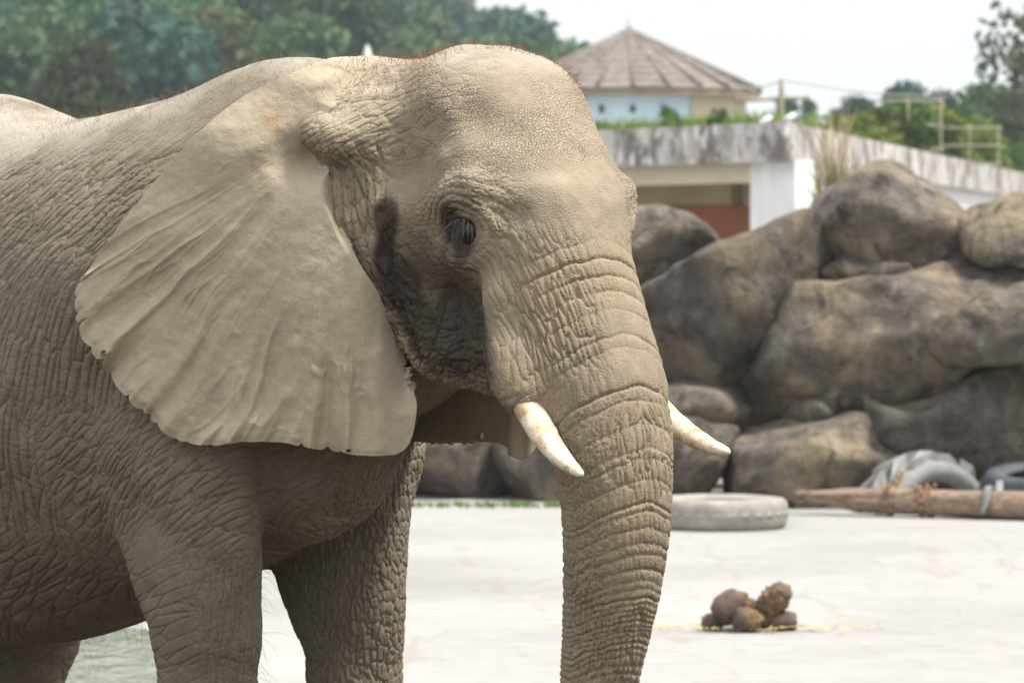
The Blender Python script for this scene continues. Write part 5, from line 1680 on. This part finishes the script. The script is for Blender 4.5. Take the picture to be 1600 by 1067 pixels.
def dung_material():
    m, N, L, B = new_mat('dung')
    co = N.new('ShaderNodeTexCoord').outputs['Object']
    n1 = noise_node(N, L, co, 16, 5, .6)
    mp = N.new('ShaderNodeMapping'); mp.inputs['Scale'].default_value = (1, 1, 3); L.new(co, mp.inputs[0])
    n2 = noise_node(N, L, mp.outputs[0], 55, 5, .75, .8)
    cr = ramp_node(N, L, n1, [(.3, (.060, .034, .022)), (.7, (.120, .072, .050))])
    fi = ramp_node(N, L, n2, [(.34, (.045, .027, .010)), (.54, (.18, .112, .04)), (.72, (.38, .27, .11))])
    L.new(mix_node(N, L, attr(N, 'crust'), fi, cr), B.inputs['Base Color'])
    B.inputs['Roughness'].default_value = .6
    L.new(bump_node(N, L, n2, .7, .012), B.inputs['Normal'])
    return m

def build_props(rock_mat):
    dusty = simple_mat('dusty_rubber', (.20, .188, .165), (.34, .325, .29), 7, .9, .4, .01)
    grey = simple_mat('grey_rubber', (.15, .155, .16), (.27, .265, .25), 5, .85, .4, .01)
    black = simple_mat('dark_rubber', (.045, .052, .062), (.10, .11, .125), 5, .7, .3, .01)
    # flat tyre
    Yt = ground_y(831) + .50
    X = at(1123, 826, Yt)[0]
    tyre('tyre', 'pale dusty worn tyre lying flat on the ground by the trunk', (X, Yt, .112), .52, .235, (1, 0, 0), math.radians(0), dusty, 30, .010)
    # tractor tyres behind the log
    Y2 = 31.1
    c = at(1446, 792, Y2)
    axis = Vector((.55, -.83, .10)).normalized(); q_ = Vector((0, 0, 1)).rotation_difference(axis)
    tyre('tractor_tyre', 'big grey lugged tractor tyre half sunk upright behind the log', (c[0], Y2 - .1, -.20), .60, .46, tuple(q_.axis), q_.angle, grey, 15, .085, hole=.70, chevron=.9)
    c = at(1625, 785, 31.0)
    tyre('tyre', 'blue-black tyre lying at the right end of the tractor tyre', (c[0], 31.0, .18), .45, .30, (1, -.3, 0), math.radians(8), black, 26, .012)
    # log with splintered tip
    lm, N, L, B = new_mat('weathered_log')
    co = N.new('ShaderNodeTexCoord').outputs['Object']
    mp = N.new('ShaderNodeMapping'); mp.inputs['Scale'].default_value = (.5, 6, 6); L.new(co, mp.inputs[0])
    g = noise_node(N, L, mp.outputs[0], 3.5, 6, .7, .3)
    L.new(ramp_node(N, L, g, [(.3, (.085, .055, .034)), (.5, (.235, .165, .115)), (.7, (.36, .275, .205))]), B.inputs['Base Color'])
    B.inputs['Roughness'].default_value = .9
    L.new(bump_node(N, L, g, .8, .03), B.inputs['Normal'])
    Yl = 30.0
    a, b = at(1243, 786, 30.6), at(1720, 815, 29.6)
    a[2] = .13; b[2] = .10
    C = spline([a, a + (b - a) * .08, a + (b - a) * .25, (a + b) / 2, b], 60)
    t = np.linspace(0, 1, 60)
    R = np.interp(t, [0, .03, .10, .2, .5, 1], [.014, .038, .072, .088, .104, .118])
    me = tube_mesh('log', C, R, 40)
    V = get_co(me).copy(); Nn = get_no(me).copy()
    ang = np.tile(np.arange(40), 60); ang = np.concatenate([ang, [0, 0]])
    tl = np.concatenate([np.repeat(t, 40), [0, 1]])
    gro = vnoise(np.stack([ang * .55, tl * 6, 0 * tl], 1), 1, 91, 2)
    V += Nn * (.014 * gro + .05 * sstep(.2, .0, tl) * vnoise(np.stack([ang * .4, tl * 14, 0 * tl], 1), 1, 92, 2))[:, None]
    V[:, 2] = np.maximum(V[:, 2], -.01)
    me.vertices.foreach_set('co', V.astype(np.float32).ravel()); me.update()
    tag(link('log', me, lm), 'weathered brown log with a splintered tip lying in front of the tyres', 'log')
    # rusty chain wrapped round the log, link by link
    rust = simple_mat('rusty_iron', (.17, .09, .055), (.31, .19, .12), 30, .85, .4, .005)
    def chain(label, pts):
        e = empty('chain', tuple(pts[0])); tag(e, label, 'chain')
        pts = spline(pts, 200)
        s = np.concatenate([[0], np.cumsum(np.linalg.norm(np.diff(pts, axis=0), axis=1))])
        n = max(3, int(s[-1] / .058))
        for k in range(n):
            q = (k + .5) / n * s[-1]
            c = np.array([np.interp(q, s, pts[:, i]) for i in range(3)]); c2 = np.array([np.interp(q + .01, s, pts[:, i]) for i in range(3)])
            tdir = Vector(c2 - c).normalized()
            rot = tdir.to_track_quat('X', 'Z').to_matrix() @ Matrix.Rotation(math.pi / 2 * (k % 2), 3, 'X')
            P = []
            for j in range(13):
                a_ = 2 * math.pi * j / 12
                P.append(np.array(rot @ Vector((.040 * math.cos(a_), .024 * math.sin(a_), 0))) + c)
            link('chain_link', tube_mesh('chain_link', P, [.010] * 13, 6, 1, False), rust, e)
    def wrap(px, turns, dx):
        i = int(np.argmin(np.abs(to_px(C)[0] - px)))
        c = C[i]; r = R[i] + .022
        return [c + np.array([dx * (k / 14), 0, 0]) + r * np.array([0, -math.sin(k / 14 * 2 * math.pi), math.cos(k / 14 * 2 * math.pi)]) for k in range(int(14 * turns) + 1)]
    chain('rusty chain looped once round the log and running up onto the tractor tyre', [at(1408, 738, 30.62), at(1402, 755, 30.45), at(1392, 770, 30.30)] + wrap(1385, .8, .05))
    chain('rusty chain wound twice round the middle of the log', wrap(1434, 2.0, .07))
    # rubber strap over the log
    i = int(np.argmin(np.abs(to_px(C)[0] - 1535)))
    c = C[i]
    sp = spline([at(1562, 752, 30.45), at(1560, 768, 30.25), c + np.array([.02, -.06, .14]), c + np.array([-.01, -.15, .03]), c + np.array([-.04, -.165, -.06])], 24)
    tag(link('rubber_strap', tube_mesh('rubber_strap', sp, [.030] * 24, 12, .45), grey), 'grey rubber strap hanging over the log from the dark tyre', 'strap')
    # ---- dung heap
    Yd = ground_y(984)
    dm = dung_material()
    D = [('small rounded dung ball at the edge of the heap, lying apart', 1113, 970, 0, .052, .105, 2.6, .1, 1, 0), ('largest smooth brown dung ball of the heap, tilted', 1142, 947, -.05, .088, .19, .5, -.55, 2, .1),
         ('broken fibrous dung ball at the front of the heap', 1168, 968, -.12, .066, .16, .3, .25, 3, -.9), ('smooth dark dung ball at the right foot of the heap', 1222, 971, -.02, .060, .155, .2, .0, 4, .3),
         ('torn yellowish fibrous dung ball on top of the heap', 1209, 937, -.03, .078, .19, 2.6, .75, 5, -1.6), ('crumbled dung ball under the torn one', 1194, 962, .02, .075, .16, 1.2, .1, 6, -.3), ('flattened dung ball at the back of the heap', 1164, 955, .10, .085, .17, 2.0, .2, 7, -.8)]
    for lab, px, py, dy, rad, ln, yaw, pit, sd, bias in D:
        dung(lab, px, py, Yd + dy, rad, ln, yaw, pit, sd * 9, dm, bias, zmin=py > 952)
    # straw scattered round the heap
    straw = simple_mat('straw', (.38, .29, .11), (.55, .45, .2), 10, .8, 0)
    r2 = np.random.default_rng(77)
    V, F = [], []
    for k in range(150):
        x = r2.normal(0, .38) if k < 110 else r2.uniform(-3, 4); y = Yd + (r2.normal(-.03, .10) if k < 110 else r2.uniform(-1.5, 7))
        xx = at(1175, 980, Yd)[0] + x
        a = r2.uniform(0, 3.14); l = r2.uniform(.02, .07); s = np.array([math.cos(a), math.sin(a), 0]); w = np.array([-s[1], s[0], 0]) * .004
        p = np.array([xx, y, .018 + r2.uniform(0, .012)])
        i = len(V)
        V += [p - s * l - w, p + s * l - w, p + s * l + w, p - s * l + w, p + np.array([0, 0, .006])]
        F += [(i, i + 1, i + 4), (i + 1, i + 2, i + 4), (i + 2, i + 3, i + 4), (i + 3, i, i + 4)]
    tag(link('straw', mesh_np('straw', V, F), straw, None, False), 'loose straw bits scattered round the dung heap', 'straw', kind='stuff')
    # ---- plants by the rocks
    green = foliage_mat('turf', (.07, .12, .02), (.14, .19, .045))
    def foot(r):
        x = r.choice([r.uniform(630, 875), r.uniform(1236, 1345)])
        return at(x, 789, 31.45 + r.normal(0, .12)) * np.array([1, 1, 0])
    tag(link('grass', grass_blades(420, foot, .02, .06, 51, .6, .010), green, None, False), 'thin line of short green grass at the foot of the rocks', 'grass', kind='stuff')
    # reed tuft on top of the slanting boulder
    reed_g = foliage_mat('reed_green', (.10, .14, .02), (.20, .23, .05)); reed_s = simple_mat('reed_straw', (.42, .34, .20), (.56, .47, .32), 8, .8, 0)
    base = at(1306, 318, 33.9)
    e = empty('reed_tuft', tuple(base)); tag(e, 'tuft of tall straw-tipped reeds growing between the top boulders', 'reeds')
    def ra(r): return base + np.array([r.normal(0, .07), r.normal(0, .07), -.15])
    me = grass_blades(130, ra, .25, .62, 52, .55, .012); link('green_blades', me, reed_g, e, False)
    me = grass_blades(75, ra, .55, 1.15, 53, .42, .008); link('dry_stalks', me, reed_s, e, False)
    # bird dropping
    c = at(1413, 277, 33.0)

def build_haze():
    # humid air between the camera and the hill
    m = bpy.data.materials.new('humid_air'); m.use_nodes = True
    N, L = m.node_tree.nodes, m.node_tree.links
    N.clear()
    out = N.new('ShaderNodeOutputMaterial'); v = N.new('ShaderNodeVolumePrincipled')
    v.inputs['Color'].default_value = (.80, .93, .98, 1)
    v.inputs['Density'].default_value = HAZE
    v.inputs['Anisotropy'].default_value = .2
    L.new(v.outputs[0], out.inputs['Volume'])
    o = prism('haze', [(-230, -60), (170, -60), (170, 570), (-230, 570)], -2.5, 45, m)
    tag(o, 'thin humid haze between the yard and the wooded hill', 'haze', kind='stuff')

HAZE = .00045
build_ground()
_rm = build_rocks()
_greens, _kinds = build_hill()
_bl = build_building(_greens)
build_terrace_plants(*_bl, _greens, _kinds)
build_props(_rm)
build_haze()
if not globals().get('NO_ELEPHANT'):
    build_elephant()
